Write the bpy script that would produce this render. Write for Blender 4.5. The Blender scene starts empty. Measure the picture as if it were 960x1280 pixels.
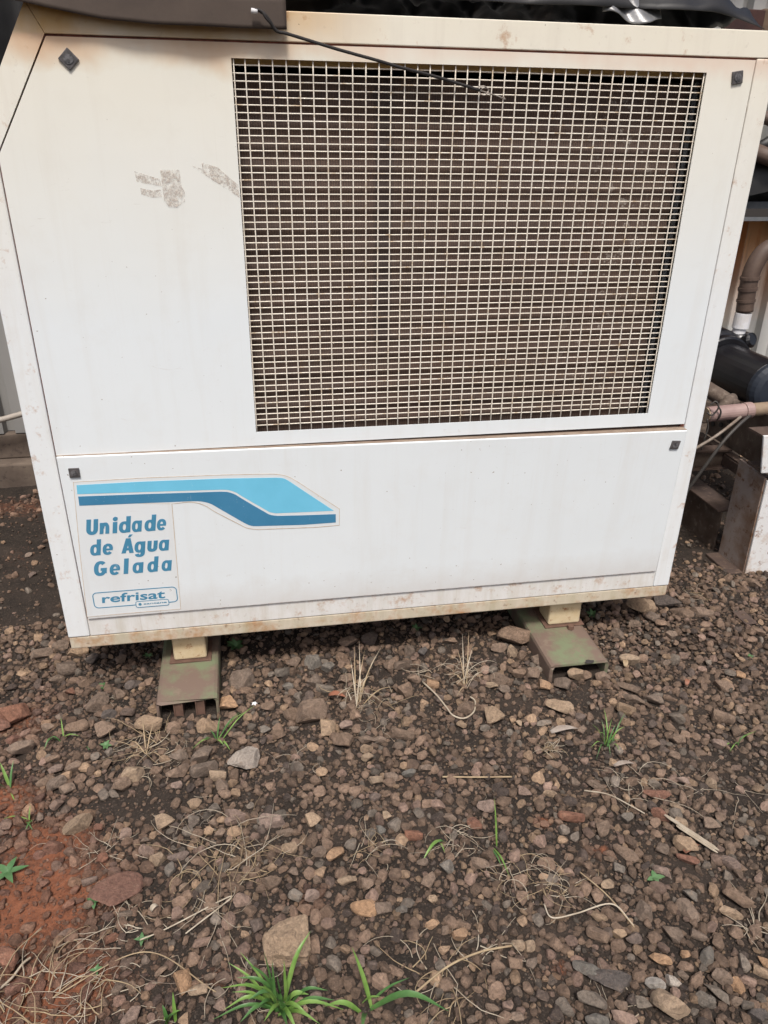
import bpy, bmesh, math, random
import numpy as np
from mathutils import Vector, Matrix
R = math.radians
random.seed(7); rng = np.random.default_rng(11)
scene = bpy.context.scene
col = scene.collection

# ------------------------------------------------------------------ camera
CAM = np.array([0.0006, -1.6223, 0.5823])
F = 938.4
ROT = np.array([[0.9849, -0.1730, 0.0114], [-0.0657, -0.4333, -0.8988], [0.1604, 0.8845, -0.4381]])  # right, down, forward
cd = bpy.data.cameras.new('camera'); cam = bpy.data.objects.new('camera', cd); col.objects.link(cam)
cd.sensor_fit = 'VERTICAL'; cd.sensor_height = 36.0; cd.lens = F / 1280 * 36.0
cd.clip_start = 0.02; cd.clip_end = 1000
m = Matrix(((ROT[0][0], -ROT[1][0], -ROT[2][0]), (ROT[0][1], -ROT[1][1], -ROT[2][1]), (ROT[0][2], -ROT[1][2], -ROT[2][2]))).normalized().to_4x4()
m.translation = Vector(CAM); cam.matrix_world = m
scene.camera = cam

# ------------------------------------------------------------------ light
SUN_EL, SUN_AZ = R(60), R(186)      # bright overcast, brightest part of the sky behind the viewer's left shoulder
w = bpy.data.worlds.new('World'); scene.world = w; w.use_nodes = True
nt = w.node_tree; bg = nt.nodes['Background']
sky = nt.nodes.new('ShaderNodeTexSky'); sky.sky_type = 'NISHITA'; sky.sun_disc = False
sky.sun_elevation = SUN_EL; sky.sun_rotation = SUN_AZ
sky.air_density = 1.0; sky.dust_density = 5.0; sky.ozone_density = 0.6
nt.links.new(sky.outputs[0], bg.inputs[0]); bg.inputs[1].default_value = 0.066
sl = bpy.data.lights.new('sun', 'SUN'); sl.energy = 1.5; sl.angle = R(10); sl.color = (1.0, 0.97, 0.93)
so = bpy.data.objects.new('sun', sl); col.objects.link(so)
d = Vector((math.sin(SUN_AZ) * math.cos(SUN_EL), math.cos(SUN_AZ) * math.cos(SUN_EL), math.sin(SUN_EL)))
so.rotation_euler = d.to_track_quat('Z', 'Y').to_euler(); so.location = d * 6
scene.view_settings.view_transform = 'Standard'; scene.view_settings.look = 'None'
scene.view_settings.gamma = 1; scene.view_settings.exposure = 1.03

# ------------------------------------------------------------------ helpers
def ray(u, v):
    return ROT.T @ np.array([(u - 480) / F, (v - 640) / F, 1.0])
def at(u, v, y=0.0):
    """world point where the line of sight of a photograph pixel meets the vertical plane y"""
    q = ray(u, v); return Vector(CAM + q * (y - CAM[1]) / q[1])
def onz(u, v, z=-0.68):
    q = ray(u, v); return Vector(CAM + q * (z - CAM[2]) / q[2])
def depth(p):
    return float(ROT[2] @ (np.array(p) - CAM))
def tag(o, label=None, cat=None, group=None, kind=None):
    for k, s in (('label', label), ('category', cat), ('group', group), ('kind', kind)):
        if s: o[k] = s
    return o
def thing(name, loc, label, cat, group=None):
    o = bpy.data.objects.new(name, None); o.empty_display_size = 0.05
    col.objects.link(o); o.location = loc
    return tag(o, label, cat, group)
def wloc(o):
    p = Vector((0, 0, 0))
    while o: p += o.location; o = o.parent
    return p
class MB:
    """collects faces of ONE mesh (world coordinates)"""
    def __init__(s): s.v = []; s.f = []
    def add(s, vs, fs):
        b = len(s.v); s.v += [tuple(p) for p in vs]; s.f += [tuple(b + i for i in f) for f in fs]; return s
    def box(s, x0, x1, y0, y1, z0, z1):
        vs = [(x, y, z) for z in (z0, z1) for y in (y0, y1) for x in (x0, x1)]
        return s.add(vs, [(0, 2, 3, 1), (4, 5, 7, 6), (0, 1, 5, 4), (2, 6, 7, 3), (0, 4, 6, 2), (1, 3, 7, 5)])
    def prism(s, poly, y0, y1):
        """polygon in x,z (counter-clockwise seen from -y) extruded from y0 (front) to y1"""
        a = sum(poly[i][0] * poly[(i + 1) % len(poly)][1] - poly[(i + 1) % len(poly)][0] * poly[i][1] for i in range(len(poly)))
        if a < 0: poly = poly[::-1]
        n = len(poly)
        vs = [(p[0], y0, p[1]) for p in poly] + [(p[0], y1, p[1]) for p in poly]
        fs = [tuple(range(n)), tuple(range(2 * n - 1, n - 1, -1))]
        fs += [(i, i + n, (i + 1) % n + n, (i + 1) % n) for i in range(n)]
        return s.add(vs, fs)
    def tube(s, path, rad, n=8, caps=True):
        path = [Vector(p) for p in path]; k = len(path)
        if not hasattr(rad, '__len__'): rad = [rad] * k
        vs = []; up = None
        for i, p in enumerate(path):
            t = (path[min(i + 1, k - 1)] - path[max(i - 1, 0)]).normalized()
            if up is None:
                up = Vector((0, 0, 1)) if abs(t.z) < .9 else Vector((1, 0, 0))
            a = t.cross(up).normalized(); b = a.cross(t); up = b
            for j in range(n):
                an = 2 * math.pi * j / n
                vs.append(p + (a * math.cos(an) + b * math.sin(an)) * rad[i])
        fs = [(i * n + j, i * n + (j + 1) % n, (i + 1) * n + (j + 1) % n, (i + 1) * n + j) for i in range(k - 1) for j in range(n)]
        if caps: fs += [tuple(range(n - 1, -1, -1)), tuple(range((k - 1) * n, k * n))]
        return s.add(vs, fs)
    def blade(s, path, wid, side=None, fold=.25):
        """leaf blade: folded strip along a path, width tapering to the tip"""
        path = [Vector(p) for p in path]; k = len(path); vs = []
        for i, p in enumerate(path):
            t = (path[min(i + 1, k - 1)] - path[max(i - 1, 0)]).normalized()
            a = t.cross(Vector((0, 0, 1)))
            if a.length < .05: a = Vector((1, 0, 0))
            a = (side - t * side.dot(t)).normalized() if side is not None else a.normalized()
            n = a.cross(t)
            f = i / (k - 1)
            ww = wid * (min(1, .55 + f * 1.6) if f < .3 else max(.04, (1 - ((f - .3) / .7) ** 1.7)))
            vs += [p - a * ww * .5 + n * ww * fold, p, p + a * ww * .5 + n * ww * fold]
        fs = []
        for i in range(k - 1):
            b = i * 3; fs += [(b, b + 1, b + 4, b + 3), (b + 1, b + 2, b + 5, b + 4)]
        return s.add(vs, fs)
    def grid(s, fn, nu, nv):
        vs = [fn(i / nu, j / nv) for j in range(nv + 1) for i in range(nu + 1)]
        fs = [(j * (nu + 1) + i, j * (nu + 1) + i + 1, (j + 1) * (nu + 1) + i + 1, (j + 1) * (nu + 1) + i) for j in range(nv) for i in range(nu)]
        return s.add(vs, fs)
    def build(s, name, mat, parent=None, smooth=False, bevel=0, solid=0, bseg=2):
        me = bpy.data.meshes.new(name)
        off = wloc(parent) if parent else Vector((0, 0, 0))
        me.from_pydata([(p[0] - off.x, p[1] - off.y, p[2] - off.z) for p in s.v], [], s.f); me.update()
        o = bpy.data.objects.new(name, me); col.objects.link(o)
        if mat: me.materials.append(mat)
        if parent: o.parent = parent
        if smooth: me.polygons.foreach_set('use_smooth', [True] * len(me.polygons))
        if solid:
            sm = o.modifiers.new('solid', 'SOLIDIFY'); sm.thickness = solid; sm.offset = 0
        if bevel:
            b = o.modifiers.new('bevel', 'BEVEL'); b.width = bevel; b.segments = bseg; b.limit_method = 'ANGLE'; b.angle_limit = R(40)
        return o

def spline(pts, n=24):
    """Catmull-Rom through points"""
    P = [Vector(p) for p in pts]; P = [P[0] * 2 - P[1]] + P + [P[-1] * 2 - P[-2]]
    out = []; segs = len(P) - 3
    for i in range(n + 1):
        t = i / n * segs; k = min(int(t), segs - 1); t -= k
        a, b, c, e = P[k:k + 4]
        out.append(.5 * ((2 * b) + (c - a) * t + (2 * a - 5 * b + 4 * c - e) * t * t + (3 * b - a - 3 * c + e) * t ** 3))
    return out

# numpy value noise
_perm = rng.random((64, 64))
def vnoise(x, y):
    x = np.asarray(x, float); y = np.asarray(y, float)
    xi = np.floor(x).astype(int); yi = np.floor(y).astype(int); fx = x - xi; fy = y - yi
    fx = fx * fx * (3 - 2 * fx); fy = fy * fy * (3 - 2 * fy)
    g = lambda a, b: _perm[a % 64, b % 64]
    return (g(xi, yi) * (1 - fx) + g(xi + 1, yi) * fx) * (1 - fy) + (g(xi, yi + 1) * (1 - fx) + g(xi + 1, yi + 1) * fx) * fy
def fbm(x, y, o=4):
    return sum(vnoise(x * 2 ** k + 7 * k, y * 2 ** k + 3 * k) / 2 ** k for k in range(o)) / 2

# ------------------------------------------------------------------ materials
class N:
    """small node-graph helper"""
    def __init__(s, name):
        s.m = bpy.data.materials.new(name); s.m.use_nodes = True
        s.t = s.m.node_tree; s.b = s.t.nodes['Principled BSDF']
    def n(s, kind, **kw):
        x = s.t.nodes.new(kind)
        for k, v in kw.items(): setattr(x, k, v)
        return x
    def l(s, a, b): s.t.links.new(a, b)
    def pos(s):
        return s.n('ShaderNodeNewGeometry').outputs['Position']
    def map(s, sc, src=None):
        x = s.n('ShaderNodeMapping'); x.inputs['Scale'].default_value = sc
        s.l(src or s.pos(), x.inputs['Vector']); return x.outputs[0]
    def noise(s, scale, vec=None, det=4, rough=.6, dist=0):
        x = s.n('ShaderNodeTexNoise'); x.inputs['Scale'].default_value = scale
        x.inputs['Detail'].default_value = det; x.inputs['Roughness'].default_value = rough; x.inputs['Distortion'].default_value = dist
        s.l(vec or s.pos(), x.inputs['Vector']); return x.outputs[0]
    def ramp(s, fac, a, b, va=0.0, vb=1.0):
        x = s.n('ShaderNodeMapRange'); x.inputs['From Min'].default_value = a; x.inputs['From Max'].default_value = b
        x.inputs['To Min'].default_value = va; x.inputs['To Max'].default_value = vb
        s.l(fac, x.inputs['Value']); return x.outputs[0]
    def math(s, op, a, b):
        x = s.n('ShaderNodeMath', operation=op)
        for i, q in enumerate((a, b)):
            if isinstance(q, (int, float)): x.inputs[i].default_value = q
            else: s.l(q, x.inputs[i])
        return x.outputs[0]
    def mix(s, fac, a, b, mode='MIX'):
        x = s.n('ShaderNodeMix', data_type='RGBA', blend_type=mode)
        for i, q in ((0, fac), (6, a), (7, b)):
            if isinstance(q, (int, float)): x.inputs[i].default_value = q
            elif isinstance(q, tuple): x.inputs[i].default_value = (*q, 1) if len(q) == 3 else q
            else: s.l(q, x.inputs[i])
        return x.outputs[2]
    def sep(s, v):
        x = s.n('ShaderNodeSeparateXYZ'); s.l(v, x.inputs[0]); return x.outputs
    def done(s, colr=None, rough=.6, bump=None, bstr=.3, bdist=.002, metal=0, spec=.5):
        if colr is not None:
            if isinstance(colr, tuple): s.b.inputs['Base Color'].default_value = (*colr, 1)
            else: s.l(colr, s.b.inputs['Base Color'])
        if isinstance(rough, (int, float)): s.b.inputs['Roughness'].default_value = rough
        else: s.l(rough, s.b.inputs['Roughness'])
        s.b.inputs['Metallic'].default_value = metal; s.b.inputs['Specular IOR Level'].default_value = spec
        if bump is not None:
            x = s.n('ShaderNodeBump'); x.inputs['Strength'].default_value = bstr; x.inputs['Distance'].default_value = bdist
            s.l(bump, x.inputs['Height']); s.l(x.outputs[0], s.b.inputs['Normal'])
        return s.m

def worn(name, a, b, scale=12, lo=.4, hi=.6, rough=.65, bstr=.3, c=None, metal=0, stretch=(1, 1, 1)):
    g = N(name); v = g.map(stretch)
    f = g.ramp(g.noise(scale, v, 6, .65), lo, hi)
    k = g.mix(f, a, b)
    if c: k = g.mix(g.ramp(g.noise(scale * 4.3, v, 5, .7), .56, .68), k, c)
    k = g.mix(g.ramp(g.noise(scale * 9, v, 4), .3, .7, 0, .35), k, (.5, .5, .5), 'SOFT_LIGHT')
    return g.done(k, rough, g.noise(scale * 12, v, 5, .7), bstr, .001, metal)

def paint(name, base=(.745, .785, .80), rust=0.0, yellow=1.0, grime=0.14, green=0.0, mud=0.0):
    """old white cabinet paint: yellowed and painted warmer towards the top, faint runs, specks and scuffs"""
    g = N(name); p = g.pos(); x, y, z = g.sep(p)
    big = g.noise(2.3, p, 4, .6)
    k = g.mix(g.ramp(big, .35, .7, 0, .5), base, (base[0] * .95, base[1] * .955, base[2] * .955))
    # yellowing: age stain plus warm light painted in, strongest along the top rail and on the left end of it
    zz = g.math('ADD', z, g.math('MULTIPLY', g.math('SUBTRACT', g.noise(5, p, 4), .5), .16))
    k = g.mix(g.ramp(zz, .24, .84, 0, .62 * yellow), k, (.79, .69, .48))
    lf = g.math('MULTIPLY', g.ramp(zz, .70, .79), g.ramp(x, .30, .05))
    k = g.mix(g.math('MULTIPLY', lf, .95 * yellow), k, (.54, .30, .08))
    # rust bloom just under the top seam
    k = g.mix(g.math('MULTIPLY', g.math('MULTIPLY', g.ramp(zz, .715, .760), g.ramp(z, .754, .750)), .35 * yellow), k, (.66, .38, .27))
    # vertical dirt runs
    st = g.noise(1.0, g.map((22, 22, 1.6), p), 6, .65, .4)
    k = g.mix(g.ramp(st, .52, .80, 0, grime), k, (.52, .45, .36))
    bl = g.noise(11, p, 6, .7)
    k = g.mix(g.ramp(bl, .52, .74, 0, grime * .8), k, (.58, .52, .44))
    st2 = g.noise(1.0, g.map((140, 140, 3.0), p), 3, .5)
    k = g.mix(g.ramp(st2, .66, .78, 0, grime * .45), k, (.40, .32, .24))
    # scuffs
    sc = g.noise(1.0, g.map((14, 14, 60), p), 6, .7, 1.2)
    k = g.mix(g.ramp(sc, .66, .72, 0, .22), k, (.42, .36, .30))
    # specks
    sp = g.noise(115, p, 2, .5)
    k = g.mix(g.ramp(sp, .745, .775, 0, .8), k, (.20, .14, .10))
    if mud:
        mz = g.math('ADD', z, g.math('MULTIPLY', g.math('SUBTRACT', g.noise(18, p, 6, .7), .5), .09))
        k = g.mix(g.ramp(mz, -.375, -.47, 0, mud), k, (.40, .29, .20))
        k = g.mix(g.ramp(g.math('ADD', z, g.math('MULTIPLY', g.noise(90, p, 4), .012)), -.4470, -.4545, 0, .8), k, (.33, .17, .09))
    if rust:
        rn = g.noise(16, p, 7, .7)
        k = g.mix(g.ramp(rn, .62 - rust * .25, .72 - rust * .12, 0, .8), k, (.42, .21, .09))
        k = g.mix(g.ramp(g.noise(60, p, 4), .62, .7, 0, rust), k, (.16, .08, .05))
    if green:
        k = g.mix(g.ramp(g.noise(1, g.map((26, 26, 6), p), 6, .7), .42, .66, 0, green), k, (.36, .33, .20))
    return g.done(k, .42, g.noise(3.2, p, 3), .10, .02, 0, .4)

M = {}
M['paint'] = paint('white_cabinet_paint', mud=.30)
M['frame'] = paint('white_frame_paint', (.755, .78, .785), .12, 1.0, .28)
M['lip'] = paint('stained_base_paint', (.60, .53, .42), .62, .3, .6, .45)
M['rail'] = paint('bottom_rail_paint', (.72, .71, .69), .25, .4, .6, .22)
M['cream'] = worn('cream_post_paint', (.52, .39, .22), (.62, .52, .35), 14, .35, .65, .6, .3, (.30, .15, .07))
M['wire'] = worn('cream_wire_paint', (.78, .71, .60), (.84, .78, .68), 9, .4, .6, .5, .1, (.52, .40, .27))
M['seam'] = worn('rusty_inner_edge', (.30, .095, .06), (.16, .055, .038), 30)
M['ledge'] = worn('dusty_ledge', (.24, .175, .13), (.33, .26, .20), 30, .35, .65, .9, .3, (.13, .09, .07), 0, (.3, 1, 1))
M['dark'] = N('dark_casing').done((.035, .03, .027), .8)
M['latch'] = worn('black_plastic_latch', (.06, .055, .055), (.11, .10, .10), 90, .4, .6, .45)
M['latch2'] = worn('worn_black_plastic', (.16, .155, .16), (.05, .048, .05), 120, .4, .6, .35)
M['galv'] = worn('galvanised_plate', (.34, .36, .38), (.22, .24, .26), 20, .3, .7, .4, .1, None, .6, (1, 1, .2))
M['amber'] = worn('yellowed_top_flange', (.42, .28, .11), (.50, .34, .14), 20)
def coil_mat():
    g = N('dusty_fins'); p = g.pos(); x, y, z = g.sep(p)
    a = g.noise(1, g.map((3.5, 1, 60), p), 5, .65)
    k = g.mix(g.ramp(a, .30, .75), (.068, .040, .029), (.145, .093, .068))
    b = g.noise(4.2, p, 4, .6)
    k = g.mix(g.ramp(b, .42, .72, 0, .6), k, (.120, .066, .042))
    wv = g.n('ShaderNodeTexWave', wave_type='BANDS', bands_direction='X'); wv.inputs['Scale'].default_value = 60; wv.inputs['Distortion'].default_value = .6
    g.l(p, wv.inputs['Vector'])
    k = g.mix(g.math('MULTIPLY', wv.outputs[1], .5), k, (.035, .025, .022))
    s = g.noise(1, g.map((9, 1, 160), p), 4, .6)
    k = g.mix(g.ramp(s, .62, .74, 0, .35), k, (.20, .16, .14))
    vs_ = g.math('MULTIPLY', g.ramp(g.math('ADD', x, g.math('MULTIPLY', g.noise(14, p, 3), .02)), .283, .290), g.ramp(x, .320, .312))
    k = g.mix(g.math('MULTIPLY', vs_, g.ramp(z, .14, .2, 0, .55)), k, (.025, .018, .016))
    d = g.math('MULTIPLY', g.ramp(g.noise(40, p, 4, .7), .60, .68), g.math('MULTIPLY', g.ramp(x, .70, .80), g.ramp(x, .92, .86)))
    k = g.mix(g.math('MULTIPLY', d, .7), k, (.42, .37, .32))
    return g.done(k, .75, wv.outputs[1], .3, .002)
M['fins'] = coil_mat()
def sticker_mat(name, c, chips=.5):
    g = N(name); p = g.pos()
    k = g.mix(g.ramp(g.noise(9, p, 5, .65), .3, .7, 0, .45), c, tuple(min(1, q * 1.18 + .03) for q in c))
    k = g.mix(g.ramp(g.noise(210, p, 3), .68, .73, 0, chips), k, (.72, .76, .78))
    k = g.mix(g.ramp(g.noise(1, g.map((60, 60, 9), p), 4), .66, .74, 0, chips * .5), k, (.62, .68, .70))
    return g.done(k, .38)
M['sky_blue'] = sticker_mat('light_blue_vinyl', (.16, .52, .72))
M['deep_blue'] = sticker_mat('deep_blue_vinyl', (.045, .20, .35))
M['ink'] = sticker_mat('blue_lettering', (.055, .225, .36), .4)
M['label'] = paint('sticker_film', (.715, .745, .755), 0, 0, .2)
M['edge'] = worn('sticker_dirt_edge', (.50, .38, .26), (.62, .52, .42), 60)
def residue_mat():
    g = N('tape_glue_residue'); p = g.pos()
    k = g.mix(g.ramp(g.noise(110, p, 5, .7), .35, .65), (.66, .60, .54), (.56, .49, .43))
    a = g.math('MULTIPLY', g.ramp(g.noise(150, p, 5, .8), .40, .60, .06, .52), g.ramp(g.noise(55, p, 6, .75), .38, .54, .0, 1.0))
    g.l(a, g.b.inputs['Alpha'])
    return g.done(k, .8)
M['residue'] = residue_mat()
M['beam'] = worn('green_beam_paint_worn', (.165, .115, .088), (.16, .185, .105), 9, .46, .60, .75, .4, (.20, .15, .11))
M['beam_in'] = worn('rusty_steel', (.10, .055, .038), (.15, .085, .06), 25, .4, .6, .85, .5)
M['rust'] = worn('brown_rust', (.055, .036, .030), (.10, .066, .050), 12, .35, .65, .85, .5, (.14, .095, .07))
M['rust2'] = worn('mottled_rusty_plate', (.34, .285, .255), (.22, .14, .095), 9, .42, .62, .75, .4, (.16, .075, .035))
M['plate'] = worn('chipped_white_plate', (.70, .70, .69), (.42, .27, .16), 8, .50, .66, .6, .4, (.22, .09, .04))
M['gusset'] = worn('dusty_gusset', (.12, .09, .07), (.07, .045, .032), 9, .4, .6, .85, .5, (.18, .14, .11))
M['motor'] = worn('black_motor_paint', (.006, .006, .009), (.010, .010, .012), 16, .4, .6, .32, .15)
M['motor_cap'] = worn('dark_blue_cap', (.022, .030, .046), (.014, .018, .026), 16, .3, .7, .5, .3)
M['hose'] = worn('brown_dusty_hose', (.075, .048, .037), (.12, .08, .06), 14, .35, .65, .6, .3)
M['dull_pipe'] = worn('dull_pale_pipe', (.40, .36, .31), (.28, .24, .20), 20, .4, .7, .6, .2)
M['pvc'] = worn('white_pvc', (.72, .72, .74), (.6, .58, .56), 20, .4, .7, .4, .1)
M['pink'] = worn('dusty_pink_pipe', (.27, .18, .165), (.35, .245, .22), 14, .35, .65, .5, .2)
M['tanpipe'] = worn('dusty_tan_pipe', (.38, .29, .20), (.28, .20, .14), 14, .35, .65, .6, .2)
M['cable'] = N('black_cable').done((.05, .045, .04), .6)
M['red'] = N('red_plastic').done((.62, .06, .05), .5)
M['cord'] = N('black_cord').done((.018, .015, .014), .75)
M['wiresteel'] = worn('dull_wire', (.36, .32, .28), (.22, .18, .15), 60, .4, .6, .5, .1, None, .5)
M['tarp'] = worn('brown_grey_tarp', (.044, .030, .022), (.066, .046, .034), 6, .35, .65, .8, .35)
M['black_sheet'] = worn('black_plastic_sheet', (.009, .008, .008), (.016, .015, .014), 8, .4, .6, .50, .2)
M['maroon'] = worn('dark_maroon_rust', (.030, .010, .008), (.055, .020, .014), 12)
M['silver'] = worn('silver_plastic', (.26, .26, .26), (.10, .10, .10), 14, .3, .7, .35, .5, None, .4)
def wall_mat(name, ca, cb):
    g = N(name); p = g.pos(); x, y, z = g.sep(p)
    k = g.mix(g.ramp(g.noise(2.5, g.map((1, 1, .25), p), 5), .35, .65), ca, cb)
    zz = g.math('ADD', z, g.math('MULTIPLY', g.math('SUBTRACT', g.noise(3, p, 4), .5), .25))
    # warm bounced light painted as a tan band below the girt, right wall part
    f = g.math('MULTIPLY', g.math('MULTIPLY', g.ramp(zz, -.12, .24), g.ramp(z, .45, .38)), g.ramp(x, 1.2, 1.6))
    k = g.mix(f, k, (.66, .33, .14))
    k = g.mix(g.ramp(g.noise(1, g.map((30, 30, 2), p), 5), .58, .72, 0, .45), k, (.15, .10, .07))
    return g.done(k, .6)
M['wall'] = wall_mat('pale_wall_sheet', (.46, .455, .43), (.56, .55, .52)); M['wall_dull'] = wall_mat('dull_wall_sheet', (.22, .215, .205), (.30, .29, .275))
M['girt'] = worn('dark_grey_girt', (.10, .11, .12), (.15, .155, .16), 14)
M['concrete'] = worn('dirty_concrete', (.085, .062, .048), (.15, .115, .088), 7, .35, .65, .9, .8, (.05, .036, .03))
M['roof'] = worn('shade_roof_sheet', (.30, .30, .29), (.24, .23, .22), 4)
M['timber'] = worn('old_timber', (.20, .13, .08), (.13, .085, .055), 9, .4, .6, .8, .4, None, 0, (.15, 1, 1))
def soil_mat():
    g = N('soil'); p = g.pos()
    at_ = g.n('ShaderNodeAttribute', attribute_name='red'); red = at_.outputs['Fac']
    n1 = g.noise(7, p, 6, .65); n2 = g.noise(60, p, 5, .7); n3 = g.noise(260, p, 4, .7)
    dk = g.mix(g.ramp(n1, .35, .65), (.022, .018, .015), (.045, .034, .027))
    rd = g.mix(g.ramp(n2, .35, .65), (.15, .056, .030), (.25, .098, .052))
    f = g.ramp(g.math('ADD', red, g.math('MULTIPLY', g.math('SUBTRACT', n2, .5), .9)), .35, .75)
    k = g.mix(f, dk, rd)
    k = g.mix(g.ramp(n3, .55, .68, 0, .7), k, (.125, .095, .075))
    k = g.mix(g.ramp(n3, .45, .33, 0, .6), k, (.02, .015, .012))
    return g.done(k, .95, g.math('ADD', n2, g.math('MULTIPLY', n3, .6)), .7, .006, 0, .2)
M['soil'] = soil_mat()
def stone_mat(name, attr):
    g = N(name)
    if attr: c = g.n('ShaderNodeAttribute', attribute_name='tint').outputs['Color']; v = g.pos()
    else:
        oi = g.n('ShaderNodeObjectInfo'); c = oi.outputs['Color']
        a = g.n('ShaderNodeVectorMath', operation='ADD'); g.l(g.pos(), a.inputs[0])
        g.l(oi.outputs['Random'], a.inputs[1]); v = a.outputs[0]
    n1 = g.noise(55, v, 6, .68); n2 = g.noise(420, v, 4, .65); n3 = g.noise(22, v, 4, .6, .8)
    n4 = g.noise(150, v, 6, .75)
    tone = g.n('ShaderNodeCombineColor'); tv = g.ramp(g.math('ADD', g.math('MULTIPLY', n4, .65), g.math('MULTIPLY', n1, .35)), .34, .66, .50, 1.50)
    for q in range(3): g.l(tv, tone.inputs[q])
    k = g.mix(1.0, c, tone.outputs[0], 'MULTIPLY')
    k = g.mix(g.ramp(n1, .56, .72, 0, .5), k, (.24, .165, .11))
    k = g.mix(g.ramp(n3, .60, .70, 0, .55), k, (.075, .052, .042))
    k = g.mix(g.ramp(n2, .58, .72, 0, .5), k, (.33, .26, .20))
    k = g.mix(g.ramp(n2, .42, .30, 0, .5), k, (.05, .035, .03))
    return g.done(k, .85, g.math('ADD', g.math('ADD', n1, g.math('MULTIPLY', n2, .3)), n4), .85, .007, 0, .3)
M['stone'] = stone_mat('stone', False)
M['gravel'] = stone_mat('gravel', True)
M['straw'] = worn('dry_straw', (.38, .29, .175), (.24, .17, .10), 30, .35, .65, .7, .1)
M['straw_pale'] = worn('bleached_straw', (.46, .40, .31), (.31, .25, .18), 30, .35, .65, .7, .1)
M['root'] = worn('grey_roots', (.26, .22, .18), (.16, .12, .09), 40)
M['leaf_dry'] = worn('dry_leaf', (.30, .12, .07), (.22, .10, .06), 40)
M['leaf_pink'] = worn('pale_dry_leaf', (.36, .31, .265), (.27, .215, .175), 40)
def green(name, a, b):
    g = N(name); k = g.mix(g.ramp(g.noise(30, g.pos(), 4), .35, .65), a, b)
    g.b.inputs['Subsurface Weight'].default_value = 0
    return g.done(k, .45, None)
M['grass'] = green('fresh_grass', (.10, .20, .035), (.19, .30, .075))
M['grass_dark'] = green('deep_grass', (.045, .125, .03), (.085, .18, .05))
M['weed'] = green('weed_leaf', (.055, .135, .045), (.11, .20, .085))
# ------------------------------------------------------------------ ground
LB = (-.285, -.136, -.125, .80)      # left channel beam footprint x0,x1,y0,y1
RB = (.716, .878, -.141, .80)        # right channel beam footprint
def hgt(x, y):
    x = np.asarray(x, float); y = np.asarray(y, float)
    h = -.684 + .016 * (fbm(x * 2.2 + 5, y * 2.2 + 9, 3) - .5)
    h = h + .05 * np.exp(-(((x + .98) / .28) ** 2 + ((y - .95) / .22) ** 2))      # low heap of red soil by the wall
    return h + .03 * np.clip((x - 1.0) / .8, 0, 1) * np.exp(-((y - .12) / .25) ** 2)
def axis(lo, hi, st):
    a = list(np.arange(lo, hi + 1e-6, st)); s = st; x = hi
    while x < 250: s *= 1.45; x += s; a.append(x)
    s = st; x = lo; b = []
    while x > -250: s *= 1.45; x -= s; b.append(x)
    return np.array(b[::-1] + a)
RED = [(onz(u, v), rx, ry, k) for u, v, rx, ry, k in (
    (35, 1125, .17, .13, 1.0), (60, 1055, .11, .08, .9), (60, 1240, .14, .09, .9), (0, 1010, .10, .09, .95), (100, 1200, .06, .06, .7), (270, 1220, .05, .03, .45),
    (678, 1026, .022, .016, .9), (752, 1062, .03, .016, .6), (705, 1207, .04, .02, .5), (30, 900, .10, .1, .55), (20, 640, .3, .18, .5),
    (25, 700, .12, .1, .35), (145, 1105, .08, .05, .5), (390, 1120, .05, .03, .5), (535, 978, .05, .02, .35))]
def red_at(x, y):
    r = np.zeros_like(np.asarray(x, float))
    for p, rx, ry, k in RED: r = np.maximum(r, k * np.exp(-((x - p.x) / rx) ** 2 - ((y - p.y) / ry) ** 2))
    return r
def build_ground():
    ax, ay = axis(-1.5, 2.3, .0075), axis(-1.25, 1.3, .0075)
    X, Y = np.meshgrid(ax, ay)
    near = ((X > -1.6) & (X < 2.4) & (Y > -1.35) & (Y < 1.4)).astype(float)
    Z = np.where(near > 0, hgt(np.clip(X, -3, 3), np.clip(Y, -3, 3)), -.684)
    Z = Z + near * (.010 * (fbm(X * 26, Y * 26, 4) - .5) + .005 * (rng.random(X.shape) - .5) * fbm(X * 9, Y * 9, 2))
    n, mm = len(ax), len(ay)
    me = bpy.data.meshes.new('ground'); V = np.stack([X, Y, Z], -1).reshape(-1, 3)
    i = np.arange((mm - 1) * n).reshape(mm - 1, n)[:, :-1].ravel()
    Fc = np.stack([i, i + 1, i + n + 1, i + n], -1)
    me.vertices.add(len(V)); me.vertices.foreach_set('co', V.ravel())
    me.loops.add(Fc.size); me.loops.foreach_set('vertex_index', Fc.ravel())
    me.polygons.add(len(Fc)); me.polygons.foreach_set('loop_start', np.arange(len(Fc)) * 4)
    me.polygons.foreach_set('use_smooth', np.ones(len(Fc), bool))
    me.update(); me.validate()
    a = me.attributes.new('red', 'FLOAT', 'POINT'); a.data.foreach_set('value', red_at(X, Y).ravel())
    me.materials.append(M['soil'])
    o = bpy.data.objects.new('ground', me); col.objects.link(o); o['kind'] = 'structure'
build_ground()

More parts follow.
